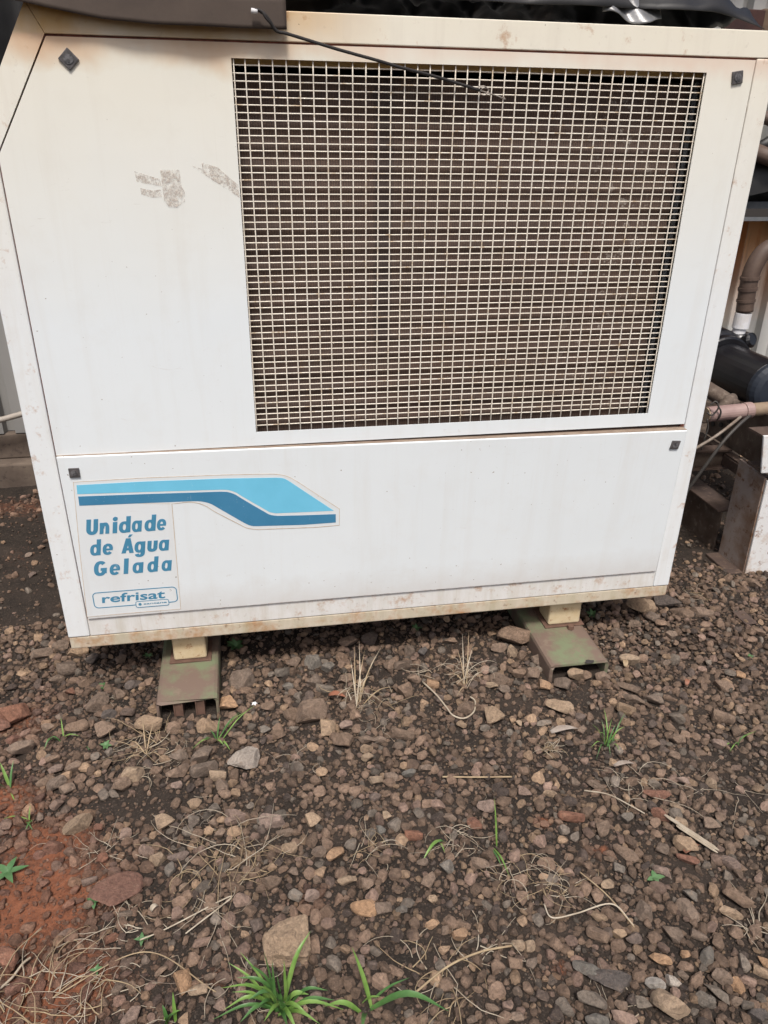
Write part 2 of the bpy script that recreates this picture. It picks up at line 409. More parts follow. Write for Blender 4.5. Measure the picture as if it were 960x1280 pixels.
# ------------------------------------------------------------------ shed wall behind the machine, unseen roof added for shade
WY = 1.45
wall = thing('shed_wall', (0.6, WY, -.68), 'weathered corrugated sheet wall standing on a concrete base behind the white machine', 'wall')
def sheet_profile(x0, x1):
    pts = []; x = x0
    while x < x1 - .02:
        pts += [(x, .0), (x + .050, .0), (x + .056, -.012), (x + .066, -.012), (x + .072, .0), (x + .125, .0), (x + .130, .038), (x + .165, .038), (x + .170, .0)]
        x += .170
    return pts
def corrug(x0, x1, z0, z1, mat):
    pr = sheet_profile(x0, x1); b = MB()
    vs = [(x, WY + dy, z) for z in (z0, z1) for x, dy in pr]; n = len(pr)
    b.add(vs, [(i, i + 1, i + 1 + n, i + n) for i in range(n - 1)])
    return b.build('corrugated_sheet', mat, wall, solid=.002)
xx = -3.0
while xx < 4.4:
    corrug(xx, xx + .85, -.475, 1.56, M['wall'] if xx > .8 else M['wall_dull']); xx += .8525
MB().box(-3.0, 4.4, WY - .06, WY + .10, -.72, -.585).build('concrete_curb', M['concrete'], wall, bevel=.008)
MB().box(-3.0, 4.4, WY + .002, WY + .09, -.584, -.478).build('upper_curb', M['concrete'], wall, bevel=.006)
MB().box(-3.0, 4.4, WY - .07, WY - .016, .325, .395).build('girt', M['girt'], wall, bevel=.003)
MB().box(-3.0, 4.4, WY - .09, WY - .016, 1.30, 1.42).build('girt', M['girt'], wall, bevel=.003)
roof = thing('shade_roof', (.6, 1.0, 1.5), 'unseen corrugated roof sheet added above the wall to shade it', 'roof')
ROOF_Y0 = 1.12  # front edge of the added roof, set by how much sky it blocks
def roof_z(y): return 1.56 + (WY - y) * .10
pr = sheet_profile(-3.0, 4.4); n = len(pr)
MB().add([(x, y, roof_z(y) + dy) for y in (ROOF_Y0, WY + .25) for x, dy in pr], [(i, i + 1, i + 1 + n, i + n) for i in range(n - 1)]).build('shade_roof_sheet', M['roof'], roof, solid=.002)
for y in (1.25,):
    MB().box(-3.0, 4.4, y, y + .06, roof_z(y) - .115, roof_z(y) - .02).build('shade_roof_purlin', M['girt'], roof)
tag(MB().tube([at(-60, 533, 1.38), at(0, 525, 1.38), at(29, 517, 1.38), at(80, 503, 1.38)], .011, 10).build('water_pipe', M['dull_pipe'], smooth=True),
    'thin pale pipe running along the wall at the left edge', 'pipe')

# ------------------------------------------------------------------ the machine
OX0, OX1, OZ1, RZ0, LZ0 = -.485, 1.102, .800, -.508, -.5415
PX0, PX1, PZ1, PZ0, QZ0 = -.433, 1.055, .751, -.032, -.458
G = .0013                                        # half of the seam between panel and frame
mach = thing('water_chiller', (.31, .35, -.632), 'large white steel water chiller cabinet with a wire grille and blue stripes, on two beams', 'chiller')
D = .78
cx0, cz0 = -.342, .557                           # outer chamfer: (cx0,OZ1) - (OX0,cz0)
px0, pz0 = -.3176, .559                          # panel chamfer
top = MB().prism([(cx0, OZ1), (OX1, OZ1), (OX1, PZ1 + G), (px0, PZ1 + G)], 0, .045).build('top_rail', M['frame'], mach, bevel=.0015)
MB().prism([(cx0 - .0003, OZ1 - .0003), (px0 - .0003, PZ1 + G), (PX0 - G, pz0), (OX0, cz0)], 0, .045).build('corner_rail', M['frame'], mach)
MB().prism([(OX0, cz0 - .0006), (PX0 - G, pz0 - .0006), (PX0 - G, RZ0 + .001), (OX0, RZ0 + .001)], 0, .045).build('side_rail', M['frame'], mach, bevel=.003)
MB().prism([(PX1 + G, PZ1 + G - .0006), (OX1, PZ1 + G - .0006), (OX1, RZ0 + .001), (PX1 + G, RZ0 + .001)], 0, .045).build('side_rail', M['frame'], mach, bevel=.003)
MB().prism([(PX0 - G + .0006, QZ0 - G), (PX1 + G - .0006, QZ0 - G), (PX1 + G - .0006, RZ0 + .001), (PX0 - G + .0006, RZ0 + .001)], .001, .045).build('bottom_rail', M['rail'], mach, bevel=.002)
MB().box(OX0 + .001, OX1 - .001, .002, D, LZ0, RZ0).build('base_lip', M['lip'], mach, bevel=.003)
# rusty inner edges seen through the seams
MB().prism([(px0 - .012, PZ1 + .008), (PX1 + .008, PZ1 + .008), (PX1 + .008, PZ1 - .010), (px0 - .012, PZ1 - .010)], .006, .012).build('seam_strip', M['seam'], mach)
MB().box(PX0 - .008, PX0 + .008, .006, .012, QZ0 - .01, pz0).build('seam_strip', M['seam'], mach)
MB().box(PX1 - .008, PX1 + .008, .006, .012, QZ0 - .01, PZ1 - .012).build('seam_strip', M['seam'], mach)
MB().prism([(px0 - .012, PZ1 - .004), (px0 + .004, PZ1 - .012), (PX0 + .012, pz0 - .012), (PX0 - .009, pz0)], .0125, .016).build('seam_strip', M['seam'], mach)
MB().box(PX0, PX1, .006, .012, QZ0 - .010, QZ0 + .010).build('seam_strip', M['seam'], mach)
# closed cabinet behind
cas = MB()
cas.box(OX0 + .004, OX0 + .007, .046, D, RZ0 + .002, cz0 - .002)
cas.box(OX1 - .007, OX1 - .004, .046, D, RZ0 + .002, OZ1 - .004)
cas.box(cx0, OX1 - .008, .046, D, OZ1 - .007, OZ1 - .004)
cas.add([(cx0 - .002, .046, OZ1 - .006), (cx0 - .002, D, OZ1 - .006), (OX0 + .006, D, cz0), (OX0 + .006, .046, cz0)], [(0, 1, 2, 3)])
cas.prism([(cx0, OZ1 - .004), (OX1 - .004, OZ1 - .004), (OX1 - .004, RZ0 + .002), (OX0 + .004, RZ0 + .002), (OX0 + .004, cz0)], D + .001, D + .004)
cas.build('casing', M['frame'], mach)
inn = MB()
inn.box(PX0, -.06, .030, .034, PZ0 - .02, pz0); inn.box(PX0, PX1, .36, .364, QZ0, PZ1)
inn.box(PX0, PX1, .040, .36, -.034, -.030)
inn.build('inner_lining', M['dark'], mach)

# upper panel with the square opening
gx0, gx1, gz0, gz1 = 0.0, .95, 0.0, .724
P = [(PX0 + G, PZ0), (gx0, PZ0), (gx1, PZ0), (PX1 - G, PZ0), (PX1 - G, gz0), (PX1 - G, gz1), (PX1 - G, PZ1 - G - .0012), (gx1, PZ1 - G - .0012), (gx0, PZ1 - G - .0012), (px0 + G, PZ1 - G - .0012), (PX0 + G, pz0 - G),
     (gx0, gz0), (gx1, gz0), (gx1, gz1), (gx0, gz1)]
faces = [(0, 1, 11, 14, 8, 9, 10), (1, 2, 12, 11), (2, 3, 4, 12), (12, 4, 5, 13), (13, 5, 6, 7), (14, 13, 7, 8)]
b = MB(); T = .0025; n = len(P)
b.add([(x, 0.0, z) for x, z in P] + [(x, T, z) for x, z in P], faces + [tuple(n + i for i in f[::-1]) for f in faces])
ring = list(range(11)); b.f += [(ring[i], ring[i] + n, ring[(i + 1) % 11] + n, ring[(i + 1) % 11]) for i in range(11)]
hole = [11, 14, 13, 12]; b.f += [(hole[i], hole[i] + n, hole[(i + 1) % 4] + n, hole[(i + 1) % 4]) for i in range(4)]
upper = b.build('upper_panel', M['paint'], mach)
MB().box(PX0 + G, PX1 - G, T, .022, PZ0, PZ0 + .0015).build('lower_flange', M['seam'], upper)

# wire grille: every wire its own piece
grille = MB().box(gx0 - .012, gx1 + .012, .0128, .0145, gz1 + .001, gz1 + .012).build('grille', M['wire'], mach)
for name, p0, p1, cnt, axis_ in (('wire', gx0, gx1, 38, 'x'), ('wire', .0007, .7141, 55, 'z')):
    mes = []
    for i in range(cnt + 1):
        t = p0 + (p1 - p0) * i / cnt
        if axis_ == 'z' and i == 0: continue
        if axis_ == 'x' and i in (0, cnt): t += .0016 if i == 0 else -.0016
        if len(mes) < 6:          # six differently bent wires, reused
            mb = MB(); ph = random.uniform(0, 6); am = random.choice((.0002, .0004, .0007)); fq = random.uniform(5, 11)
            if axis_ == 'x': mb.tube([(am * math.sin(fq * k * .04 + ph), .0002 * math.sin(k + ph), gz0 - .01 + (gz1 - gz0 + .02) * k / 20) for k in range(21)], .00136, 6)
            else: mb.tube([(gx0 - .01 + (gx1 - gx0 + .02) * k / 20, .0002 * math.sin(k * 1.3 + ph), am * math.sin(fq * k * .04 + ph)) for k in range(21)], .00130, 6)
            o = mb.build('wire', M['wire'], None, smooth=True); mes.append(o.data); o.parent = grille
        else:
            o = bpy.data.objects.new('wire', random.choice(mes)); col.objects.link(o); o.parent = grille
        yy = .0052 if axis_ == 'x' else .0082
        q = Vector((t, yy, 0)) if axis_ == 'x' else Vector((0, yy, t))
        o.location = q - wloc(mach)
        o.rotation_euler = (0, random.gauss(0, .0006 if i % 9 else .0016), random.gauss(0, .0008) if axis_ == 'z' else 0)

# coil behind the grille
CY = .062
def fin(u, v):
    x = -.05 + u * 1.001; z = -.022 + v * .728
    ph = (z / .0385) % 1.0
    r = .5 + .5 * math.cos(2 * math.pi * ph)
    return (x, CY - .0046 * r ** 1.5 + .0005 * math.sin(x * 90 + z * 30), z)
coil = MB().grid(fin, 60, 240).build('condenser_coil', M['fins'], mach, smooth=True)
MB().box(.9525, .9555, CY - .008, .20, -.03, .710).build('end_plate', M['dark'], coil)
MB().box(.956, .9645, CY - .014, CY - .011, -.03, .710).build('end_plate', M['galv'], coil)
MB().box(.9645, .9665, CY - .014, .20, -.03, .710).build('end_plate', M['dark'], coil)
MB().box(-.06, 1.0, CY - .018, CY - .015, .716, .748).build('top_flange', M['amber'], coil)
MB().box(-.06, 1.0, CY - .014, .2, .7205, .7225).build('top_flange', M['amber'], coil)
MB().box(-.06, 1.0, CY - .03, .2, -.029, -.026).build('drip_tray', M['dark'], coil)

# lower panel: folded sheet, slightly out of square at the right, standing proud of the frame
zl, zr = at(71, 571.3, -.007).z, at(858, 538, -.019).z
def ltop(x): return zl + (zr - zl) * (x - PX0) / (PX1 - PX0)
def lp(u, v, y): x = PX0 + G + (PX1 - PX0 - 2 * G) * u; return (x, y, QZ0 + G + (zl + (zr - zl) * u - QZ0 - G) * v)
b = MB().grid(lambda u, v: lp(u, v, -.004), 20, 8); nb = len(b.v)
b.v += [(x, .004, z) for x, y, z in b.v]; b.f += [tuple(nb + i for i in f[::-1]) for f in b.f]
bd = list(range(21)) + [20 + 21 * j for j in range(1, 9)] + [8 * 21 + i for i in range(19, -1, -1)] + [21 * j for j in range(7, 0, -1)]
b.f += [(bd[(i + 1) % len(bd)], bd[i], bd[i] + nb, bd[(i + 1) % len(bd)] + nb) for i in range(len(bd))]
lower = b.build('lower_panel', M['paint'], mach, bevel=.003, bseg=3)
MB().add([(PX0 + G, -.0015, zl + .0006), (PX1 - G, -.0015, zr + .0006), (PX1 - G, .050, zr + .0006), (PX0 + G, .050, zl + .0006)], [(0, 1, 2, 3)]).build('top_flange', M['ledge'], lower, solid=.0008)
MB().box(PX1 - G - .0022, PX1 - G - .0012, .0042, .018, QZ0 + .004, zr - .004).build('side_flange', M['paint'], lower)

# quarter-turn latches, each turned differently
def latch(u, v, size, ang, y, shear=0.0):
    c = at(u, v, y); ca, sa = math.cos(ang), math.sin(ang); h = size / 2
    poly = [(c.x + ca * a - sa * e + shear * e, c.z + sa * a + ca * e) for a, e in ((-h, -h), (h, -h), (h, h), (-h, h))]
    o = MB().prism(poly, y - .004, y).build('latch', M['latch'], mach, bevel=.0012)
    k = MB(); k.tube([(c.x, y - .0041, c.z), (c.x, y - .0052, c.z)], h * .62, 18); k.box(c.x - .0015, c.x + .0015, y - .0062, y - .0051, c.z - h * .35, c.z + h * .35)
    k.build('latch_key', M['latch2'], o); return o
latch(86, 74, .0255, R(44), 0)
latch(921, 97, .0235, R(9), 0)
LL = [latch(93.5, 590, .0225, R(0), -.004), latch(840, 553.5, .0225, R(-3), -.004, .12)]

# old tape residue on the upper panel
def flat(pts, y, mat, name, parent, t=.0004, raw=False):
    poly = [((p.x, p.z) if not raw else p) for p in ([at(u, v, y) for u, v in pts] if not raw else pts)]
    return MB().prism(poly, y - t, y + .0001).build(name, mat, parent)
flat([(168, 214), (200, 224), (202, 233), (171, 227)], -.0003, M['residue'], 'tape_residue', upper)
flat([(175, 235), (190, 238), (201, 237), (203, 246), (190, 247), (177, 243)], -.0003, M['residue'], 'tape_residue', upper)
flat([(200, 212.5), (224, 212), (227, 233), (231, 240), (231, 252), (222, 259), (211, 258), (205, 251), (203, 236)], -.0008, M['residue'], 'tape_residue', upper)
flat([(240, 207), (253, 211), (252, 203), (258, 205), (272, 209), (280, 216), (288, 223), (298, 231), (299.5, 247), (272, 229), (252, 216)], -.0003, M['residue'], 'tape_residue', upper)

# ------------------------------------------------------------------ sticker: film, stripes, lettering
YS = -.0042
def pl(pts, y=YS): return [(at(u, v, y).x, at(u, v, y).z) for u, v in pts]
def smooth2(pts, n=30):
    return [(p.x, p.z) for p in spline([Vector((x, 0, z)) for x, z in pts], n)]
out_top = pl([(92, 602), (180, 596.5), (280, 592.5), (335, 591.2)])
out_tr = smooth2(pl([(335, 591.2), (350, 592), (362, 595.5), (371, 600.5)]), 8)
out_r = pl([(424, 635), (424, 655.5), (396, 658), (322, 661)])
out_br = smooth2(pl([(322, 661), (310, 659.5), (300, 655), (270, 639.5), (258, 632), (247, 627.8), (236, 626.5)]), 14)
out_b = pl([(215, 629), (220, 690), (226, 761), (165, 766), (109, 771), (100, 690)])
outline = out_top + out_tr[1:] + out_r + out_br[1:] + out_b
MB().prism(outline, YS - .0003, YS + .0002).build('sticker_film', M['label'], lower)
def ribbon(poly, wdt, y, name, mat, parent, closed=True):
    b = MB(); n = len(poly); L, Rr = [], []
    for i in range(n):
        a = Vector(poly[(i - 1) % n]) if closed or i else Vector(poly[0]); c = Vector(poly[(i + 1) % n]) if closed or i < n - 1 else Vector(poly[-1])
        t = (c - a).normalized(); nn = Vector((-t.y, t.x)) * wdt / 2; q = Vector(poly[i])
        L.append(q + nn); Rr.append(q - nn)
    vs = [(p.x, y, p.y) for p in L] + [(p.x, y, p.y) for p in Rr]
    b.add(vs, [(i, (i + 1) % n, (i + 1) % n + n, i + n) for i in range(n if closed else n - 1)])
    return b.build(name, mat, parent, solid=.0003)
ribbon(outline, .0013, YS - .0004, 'sticker_edge', M['edge'], lower)
ribbon(pl([(121, 627), (160, 628), (213, 629)]), .0007, YS - .0004, 'sticker_edge', M['edge'], lower, False)
s1 = pl([(96, 605.8), (180, 601), (280, 597), (345, 595.8)]) + smooth2(pl([(345, 595.8), (354, 596.5), (361, 600), (370, 606)]), 8)[1:] + pl([(417, 637.2), (380, 639), (345, 640.5)]) \
    + smooth2(pl([(345, 640.5), (337, 639), (330, 635), (303, 619.5), (295, 614.5), (286, 611.5), (276, 611)]), 14)[1:] + pl([(180, 614), (97, 617)])
MB().prism(s1, YS - .0007, YS - .0001).build('stripe', M['sky_blue'], lower)
s2 = pl([(98, 620), (180, 616.8), (276, 613.5)]) + smooth2(pl([(276, 613.5), (285, 614), (294, 617), (302, 622), (330, 638.5), (338, 642.5), (347, 643.8)]), 14)[1:] + pl([(380, 643), (419.5, 641.5), (419.5, 652), (380, 655), (330, 656.5)]) \
    + smooth2(pl([(330, 656.5), (315, 656.5), (306, 653), (298, 648.5), (272, 633.5), (263, 628.5), (252, 625.8), (243, 625.4)]), 16)[1:] + pl([(180, 628), (99.5, 631.5)])
MB().prism(s2, YS - .0007, YS - .0001).build('stripe', M['deep_blue'], lower)

class Glyph:
    """letters from bars and bowls; x,z in metres on the panel"""
    def __init__(s): s.b = MB(); s.k = 0
    def y(s): s.k += 1; return YS - .0006 - .00006 * (s.k % 5)
    def poly(s, p): s.b.prism(p, s.y(), YS - .0001)
    def bar(s, x0, z0, x1, z1, sl=0): s.poly([(x0, z0), (x1, z0), (x1 + sl, z1), (x0 + sl, z1)])
    def bowl(s, x0, z0, x1, z1, tx, tz, a0=0, a1=360, n=40, e=2.3):
        cx, cz, rx, rz = (x0 + x1) / 2, (z0 + z1) / 2, (x1 - x0) / 2, (z1 - z0) / 2
        def pt(a, fx, fz):
            c, q = math.cos(R(a)), math.sin(R(a)); g = lambda t: math.copysign(abs(t) ** (2 / e), t)
            return (cx + fx * g(c), cz + fz * g(q))
        m_ = max(4, int(n * (a1 - a0) / 360)); full = a1 - a0 >= 360
        an = [a0 + (a1 - a0) * i / m_ for i in range(m_ + (0 if full else 1))]
        yy = s.y(); k = len(an)
        vs = [(*pt(a, rx, rz), ) for a in an] + [(*pt(a, rx - tx, rz - tz), ) for a in an]
        vs = [(x, yy, z) for x, z in vs]
        s.b.add(vs, [(i, i + k, (i + 1) % k + k, (i + 1) % k) for i in range(k if full else k - 1)])
    def dot(s, x, z, r): s.poly([(x + r * math.cos(R(18 * i)), z + r * math.sin(R(18 * i))) for i in range(20)])
ST = .0100; XH = .0285; CAP = .039; ASC = .0415
def letter(g, ch, x0, x1, z):
    w_ = x1 - x0; t = min(ST, w_ * .40)
    if ch in 'adg':
        g.bowl(x0, z - .0006, x1 - t * .15, z + XH + .0006, t * .86, .0070)
        g.bar(x1 - t, z if ch != 'g' else z - .002, x1, z + (ASC if ch == 'd' else XH))
        if ch == 'g': g.bowl(x0 + .001, z - .0125, x1, z + .010, t, .0066, 195, 360)
    elif ch == 'n':
        g.bar(x0, z, x0 + t, z + XH); g.bowl(x0 + t * .2, z - .004, x1, z + XH + .0006, t, .0088, 0, 175); g.bar(x1 - t, z, x1, z + .0130)
    elif ch == 'u':
        g.bar(x0, z + .010, x0 + t, z + XH); g.bowl(x0, z - .0006, x1, z + .022, t, .0078, 180, 360); g.bar(x1 - t, z + .009, x1, z + XH)
    elif ch == 'U':
        g.bar(x0, z + .013, x0 + t, z + CAP); g.bowl(x0, z - .0006, x1, z + .029, t, .0085, 180, 360); g.bar(x1 - t, z + .012, x1, z + CAP)
    elif ch == 'i':
        g.bar(x0, z, x1, z + XH); g.dot((x0 + x1) / 2, z + XH + .0078, .0055)
    elif ch == 'l': g.bar(x0, z, x1, z + ASC)
    elif ch == 'e':
        g.bowl(x0, z - .0006, x1, z + XH + .0006, t * .88, .0068, 0, 322); g.bar(x0 + .004, z + .0112, x1 - .0006, z + .0160)
    elif ch == 'G':
        g.bowl(x0, z - .0006, x1, z + CAP + .0006, t * 1.02, .0082, 42, 345); g.bar(x0 + w_ * .52, z + .0135, x1, z + .0205)
        g.bar(x1 - t, z + .006, x1, z + .0140)
    elif ch == 'A':
        m_ = (x0 + x1) / 2; h = t * .62
        g.poly([(x0, z), (x0 + t, z), (m_ + h * .55, z + CAP), (m_ - h * .85, z + CAP)])
        g.poly([(x1 - t, z), (x1, z), (m_ + h * .85, z + CAP), (m_ - h * .55, z + CAP)])
        g.bar(x0 + .005, z + .0075, x1 - .005, z + .0135)
        g.poly([(m_ - .001, z + CAP + .0025), (m_ + .0045, z + CAP + .0025), (m_ + .0095, z + CAP + .0095), (m_ + .002, z + CAP + .0095)])
XL, XR = -.3965, -.2195
for z, lo, hi, word in ((-.2262, 230, 712, [('U', 230, 300), ('n', 310, 368), ('i', 388, 415), ('d', 425, 495), ('a', 503, 563), ('d', 580, 648), ('e', 655, 712)]),
                        (-.2808, 248, 725, [('d', 248, 312), ('e', 323, 385), ('A', 437, 512), ('g', 515, 580), ('u', 593, 655), ('a', 663, 725)]),
                        (-.3362, 268, 738, [('G', 268, 345), ('e', 362, 425), ('l', 447, 475), ('a', 500, 565), ('d', 590, 655), ('a', 677, 738)])):
    g = Glyph(); sc = (XR - XL) / (hi - lo)
    for ch, a, e in word: letter(g, ch, XL + (a - lo) * sc, XL + (e - lo) * sc, z)
    g.b.v = [(x + .17 * (q - z) - .0024, y, q) for x, y, q in g.b.v]      # slanted type
    g.b.build('lettering', M['ink'], lower)
# framed name below
def rrect(x0, z0, x1, z1, r):
    p = []
    for cx, cz, a0 in ((x1 - r, z0 + r, -90), (x1 - r, z1 - r, 0), (x0 + r, z1 - r, 90), (x0 + r, z0 + r, 180)):
        p += [(cx + r * math.cos(R(a0 + 15 * i)), cz + r * math.sin(R(a0 + 15 * i))) for i in range(7)]
    return p
c0 = at(119, 761, YS); c1 = at(220, 733, YS)
bx0, bx1, bz0, bz1 = c0.x, c1.x, c0.z + .002, c1.z
ribbon(rrect(bx0, bz0, bx1, bz1, .010), .0022, YS - .0006, 'logo_border', M['ink'], lower)
t0 = at(171, 761, YS); t1 = at(211, 752, YS)
MB().prism(rrect(t0.x, bz0 - .0075, t1.x, bz0 + .0095, .0045), YS - .0010, YS - .0008).build('logo_tag', M['label'], lower)
ribbon(rrect(t0.x, bz0 - .0075, t1.x, bz0 + .0095, .0045), .0015, YS - .0012, 'logo_border', M['ink'], lower)
gd = Glyph(); gd.b.prism([(t0.x + .0095 + .0038 * math.cos(R(20 * i)), bz0 + .001 + .0038 * math.sin(R(20 * i))) for i in range(18)], YS - .0014, YS - .0009); gd.b.build('logo_dot', M['ink'], lower)
def text(s, x0, x1, z, h, bold, y, name):
    cu = bpy.data.curves.new(name, 'FONT'); cu.body = s; cu.size = 1; cu.offset = bold; cu.resolution_u = 4
    to = bpy.data.objects.new('tmp', cu); col.objects.link(to)
    me = bpy.data.meshes.new_from_object(to.evaluated_get(bpy.context.evaluated_depsgraph_get()))
    bpy.data.objects.remove(to)
    co = [v.co.copy() for v in me.vertices]
    a, e = min(c.x for c in co), max(c.x for c in co); lo, hi = min(c.y for c in co), max(c.y for c in co)
    vs = [(x0 + (c.x - a) / (e - a) * (x1 - x0) + .12 * ((c.y - lo) / (hi - lo) - .5) * h, y, z + (c.y - lo) / (hi - lo) * h) for c in co]
    b = MB(); b.add(vs, [tuple(p.vertices) for p in me.polygons]); bpy.data.meshes.remove(me)
    b.build(name, M['ink'], lower)
r0 = at(128.5, 753.5, YS); r1 = at(208, 749, YS)
text('refrisat', r0.x, r1.x - .001, bz0 + .0125, .0245, .020, YS - .0007, 'lettering')
text('santana', t0.x + .018, t1.x - .004, bz0 - .0008, .0042, .02, YS - .0014, 'lettering')
ribbon([(bx1 - .0145 + .0024 * math.cos(R(30 * i)), bz1 - .0090 + .0024 * math.sin(R(30 * i))) for i in range(12)], .0012, YS - .0007, 'logo_border', M['residue'], lower)

# the lower panel is hung a little skew: its right and top edges stand further out than the rest
def skew(o):
    for v in o.data.vertices:
        x, z = v.co.x + mach.location.x, v.co.z + mach.location.z
        v.co.y += (-.003 - .012 * (x - PX0) / (PX1 - PX0)) * max(0, (z - QZ0) / (zl - QZ0))
    for c in o.children: skew(c)
skew(lower); [skew(o) for o in LL]
# feet welded to the base
for (x0, x1) in ((-.2490, -.1650), (.7740, .8680)):
    f = MB().box(x0, x1, .030, .105, -.6268, LZ0 - .0006).build('foot', M['cream'], mach, bevel=.006, bseg=3)
    MB().box(x0 - .011, x1 + .011, .022, .118, -.6312, -.6270).build('foot_plate', M['beam_in'], f, bevel=.001)
    f2 = MB().box(x0, x1, .62, .70, -.6268, LZ0 - .0006).build('foot', M['cream'], mach, bevel=.006)
    MB().box(x0 - .011, x1 + .011, .612, .708, -.6312, -.6270).build('foot_plate', M['beam_in'], f2)

# ------------------------------------------------------------------ channel beams the machine stands on
def channel_beam(x0, x1, y0, y1, label, skew=0.0):
    zt = -.6316; zb = -.688; t = .007
    o = thing('channel_beam', ((x0 + x1) / 2, (y0 + y1) / 2, zb), label, 'beam', 'channel beams under the machine')
    n = 14; b = MB()
    # cross-section of an inverted channel with rounded shoulders, swept along y; ragged front end
    sec = [(x0, zb), (x0, zt - .010), (x0 + .003, zt - .003), (x0 + .010, zt), (x1 - .010, zt), (x1 - .003, zt - .003), (x1, zt - .010), (x1, zb),
           (x1 - t, zb), (x1 - t, zt - .012), (x1 - .013, zt - t), (x0 + .013, zt - t), (x0 + t, zt - .012), (x0 + t, zb)]
    k = len(sec); vs = []
    ys = [y0 + (y1 - y0) * (i / n) ** 1.5 for i in range(n + 1)]
    for i, y in enumerate(ys):
        for x, z in sec:
            dy = random.uniform(-.004, .004) if i == 0 else 0
            vs.append((x + skew * (y - .1), y + dy, z))
    fs = [(i * k + j, (i + 1) * k + j, (i + 1) * k + (j + 1) % k, i * k + (j + 1) % k) for i in range(n) for j in range(k)]
    fs += [(0, 1, 12, 13), (1, 2, 11, 12), (2, 3, 11), (3, 4, 10, 11), (4, 5, 10), (5, 6, 9, 10), (6, 7, 8, 9)]
    b.add(vs, fs); b.build('channel', M['beam'], o)
    return o
bl = channel_beam(LB[0], LB[1], LB[2], LB[3], 'worn green and brown steel channel beam under the left foot of the machine, its open end showing two ribs', -.01)
for xc in (-.232, -.180):
    r_ = MB()
    r_.box(xc - .011, xc - .008, LB[2] + .004, LB[3] - .01, -.686, -.640); r_.box(xc + .008, xc + .011, LB[2] + .004, LB[3] - .01, -.686, -.640)
    r_.box(xc - .0078, xc + .0078, LB[2] + .006, LB[2] + .010, -.686, -.645)
    r_.build('inner_rib', M['beam_in'], bl)
br = channel_beam(RB[0], RB[1], RB[2], RB[3], 'worn green and brown steel channel beam under the right foot of the machine, end ragged with rust', .0)
MB().tube([onz(713, 786, -.6312), onz(713, 786, -.6312) + Vector((0, 0, .012))], .0095, 6).build('bolt', M['beam_in'], br, bevel=.001)
hl = onz(737, 827, -.6310); MB().prism([(0, 0)] * 0 or [(hl.x - .01, 0), (hl.x + .01, 0), (hl.x, .001)], 0, .001) if False else None
hp = [(hl.x + .013 * math.cos(R(30 * i)) * (1 + .25 * math.sin(i * 2.1)), hl.y + .008 * math.sin(R(30 * i)) * (1 + .2 * math.cos(i * 1.7)), -.6310) for i in range(12)]
MB().add(hp, [tuple(range(12))]).build('rust_hole', M['dark'], br)
# ------------------------------------------------------------------ covers on top, cord
def tarp_fn(u, v):
    # u along the front edge, v from the hanging hem over the top edge to the back
    x = -.40 + .502 * u
    hem = np.interp(x, [-.40, -.345, -.302, -.212, -.13, -.05, .03, .102], [.800, .795, .787, .774, .769, .7685, .768, .7685])
    L = .055 + .55 * v
    s = v * .60
    fr = .817 - hem
    wob = .006 * math.sin(x * 23) + .004 * math.sin(x * 51 + 1)
    if s < fr: return (x, -.020 + wob * .4 - .006 * (1 - s / fr), hem + s)
    s -= fr; a = min(1, s / .05)
    y = -.020 + wob * .4 * (1 - a) + s; zz = .817 + .016 * math.sin(min(s / .07, 1.57)) + .010 * math.sin(s * 18 + x * 9) * a
    return (x + .004 * math.sin(s * 30), y, zz + .012 * a * math.sin(x * 17))
tag(MB().grid(tarp_fn, 60, 90).build('tarp', M['tarp'], smooth=True, solid=.0022), 'brown grey tarp draped over the top left corner of the machine', 'tarp')
def blk_fn(u, v):
    x = .06 + 1.005 * u; y = .012 + .74 * v
    hump = .12 * math.sin(math.pi * min(1, v * .9 + .02)) ** .55 * (1 - max(0, (u - .88) / .12) ** 1.6)
    c = .030 * (fbm(x * 9, y * 12, 5) - .5) * 2 + .022 * abs(math.sin(x * 13 + y * 11 + 5 * fbm(x * 4, y * 4, 3))) ** .6 + .012 * abs(math.sin(x * 31 - y * 23 + 6 * fbm(x * 5, y * 5, 2)))
    e = min(1, v * 14)
    return (x, y - .006 * math.sin(x * 30) * (1 - e), .8035 + hump + max(0, float(c)) * e)
tag(MB().grid(blk_fn, 130, 60).build('plastic_sheet', M['black_sheet'], smooth=True, solid=.0015), 'crumpled black plastic sheet lying along the top of the machine', 'plastic sheet')
def slv(u, v):
    c = at(770, 4, .10); x = c.x - .062 + .13 * u; t = v * 1.9
    return (x, .020 - .014 * math.sin(u * math.pi) + .035 * math.sin(t) - .008 * math.sin(u * 11 + v * 5), .822 + .08 * v + .006 * math.sin(u * 5 + v * 3) - .022 * math.sin(u * math.pi) ** 2 * (1 - v))
tag(MB().grid(slv, 40, 24).build('silver_wrap', M['silver'], smooth=True, solid=.0012), 'crumpled shiny silver wrap on the black plastic sheet', 'wrap')

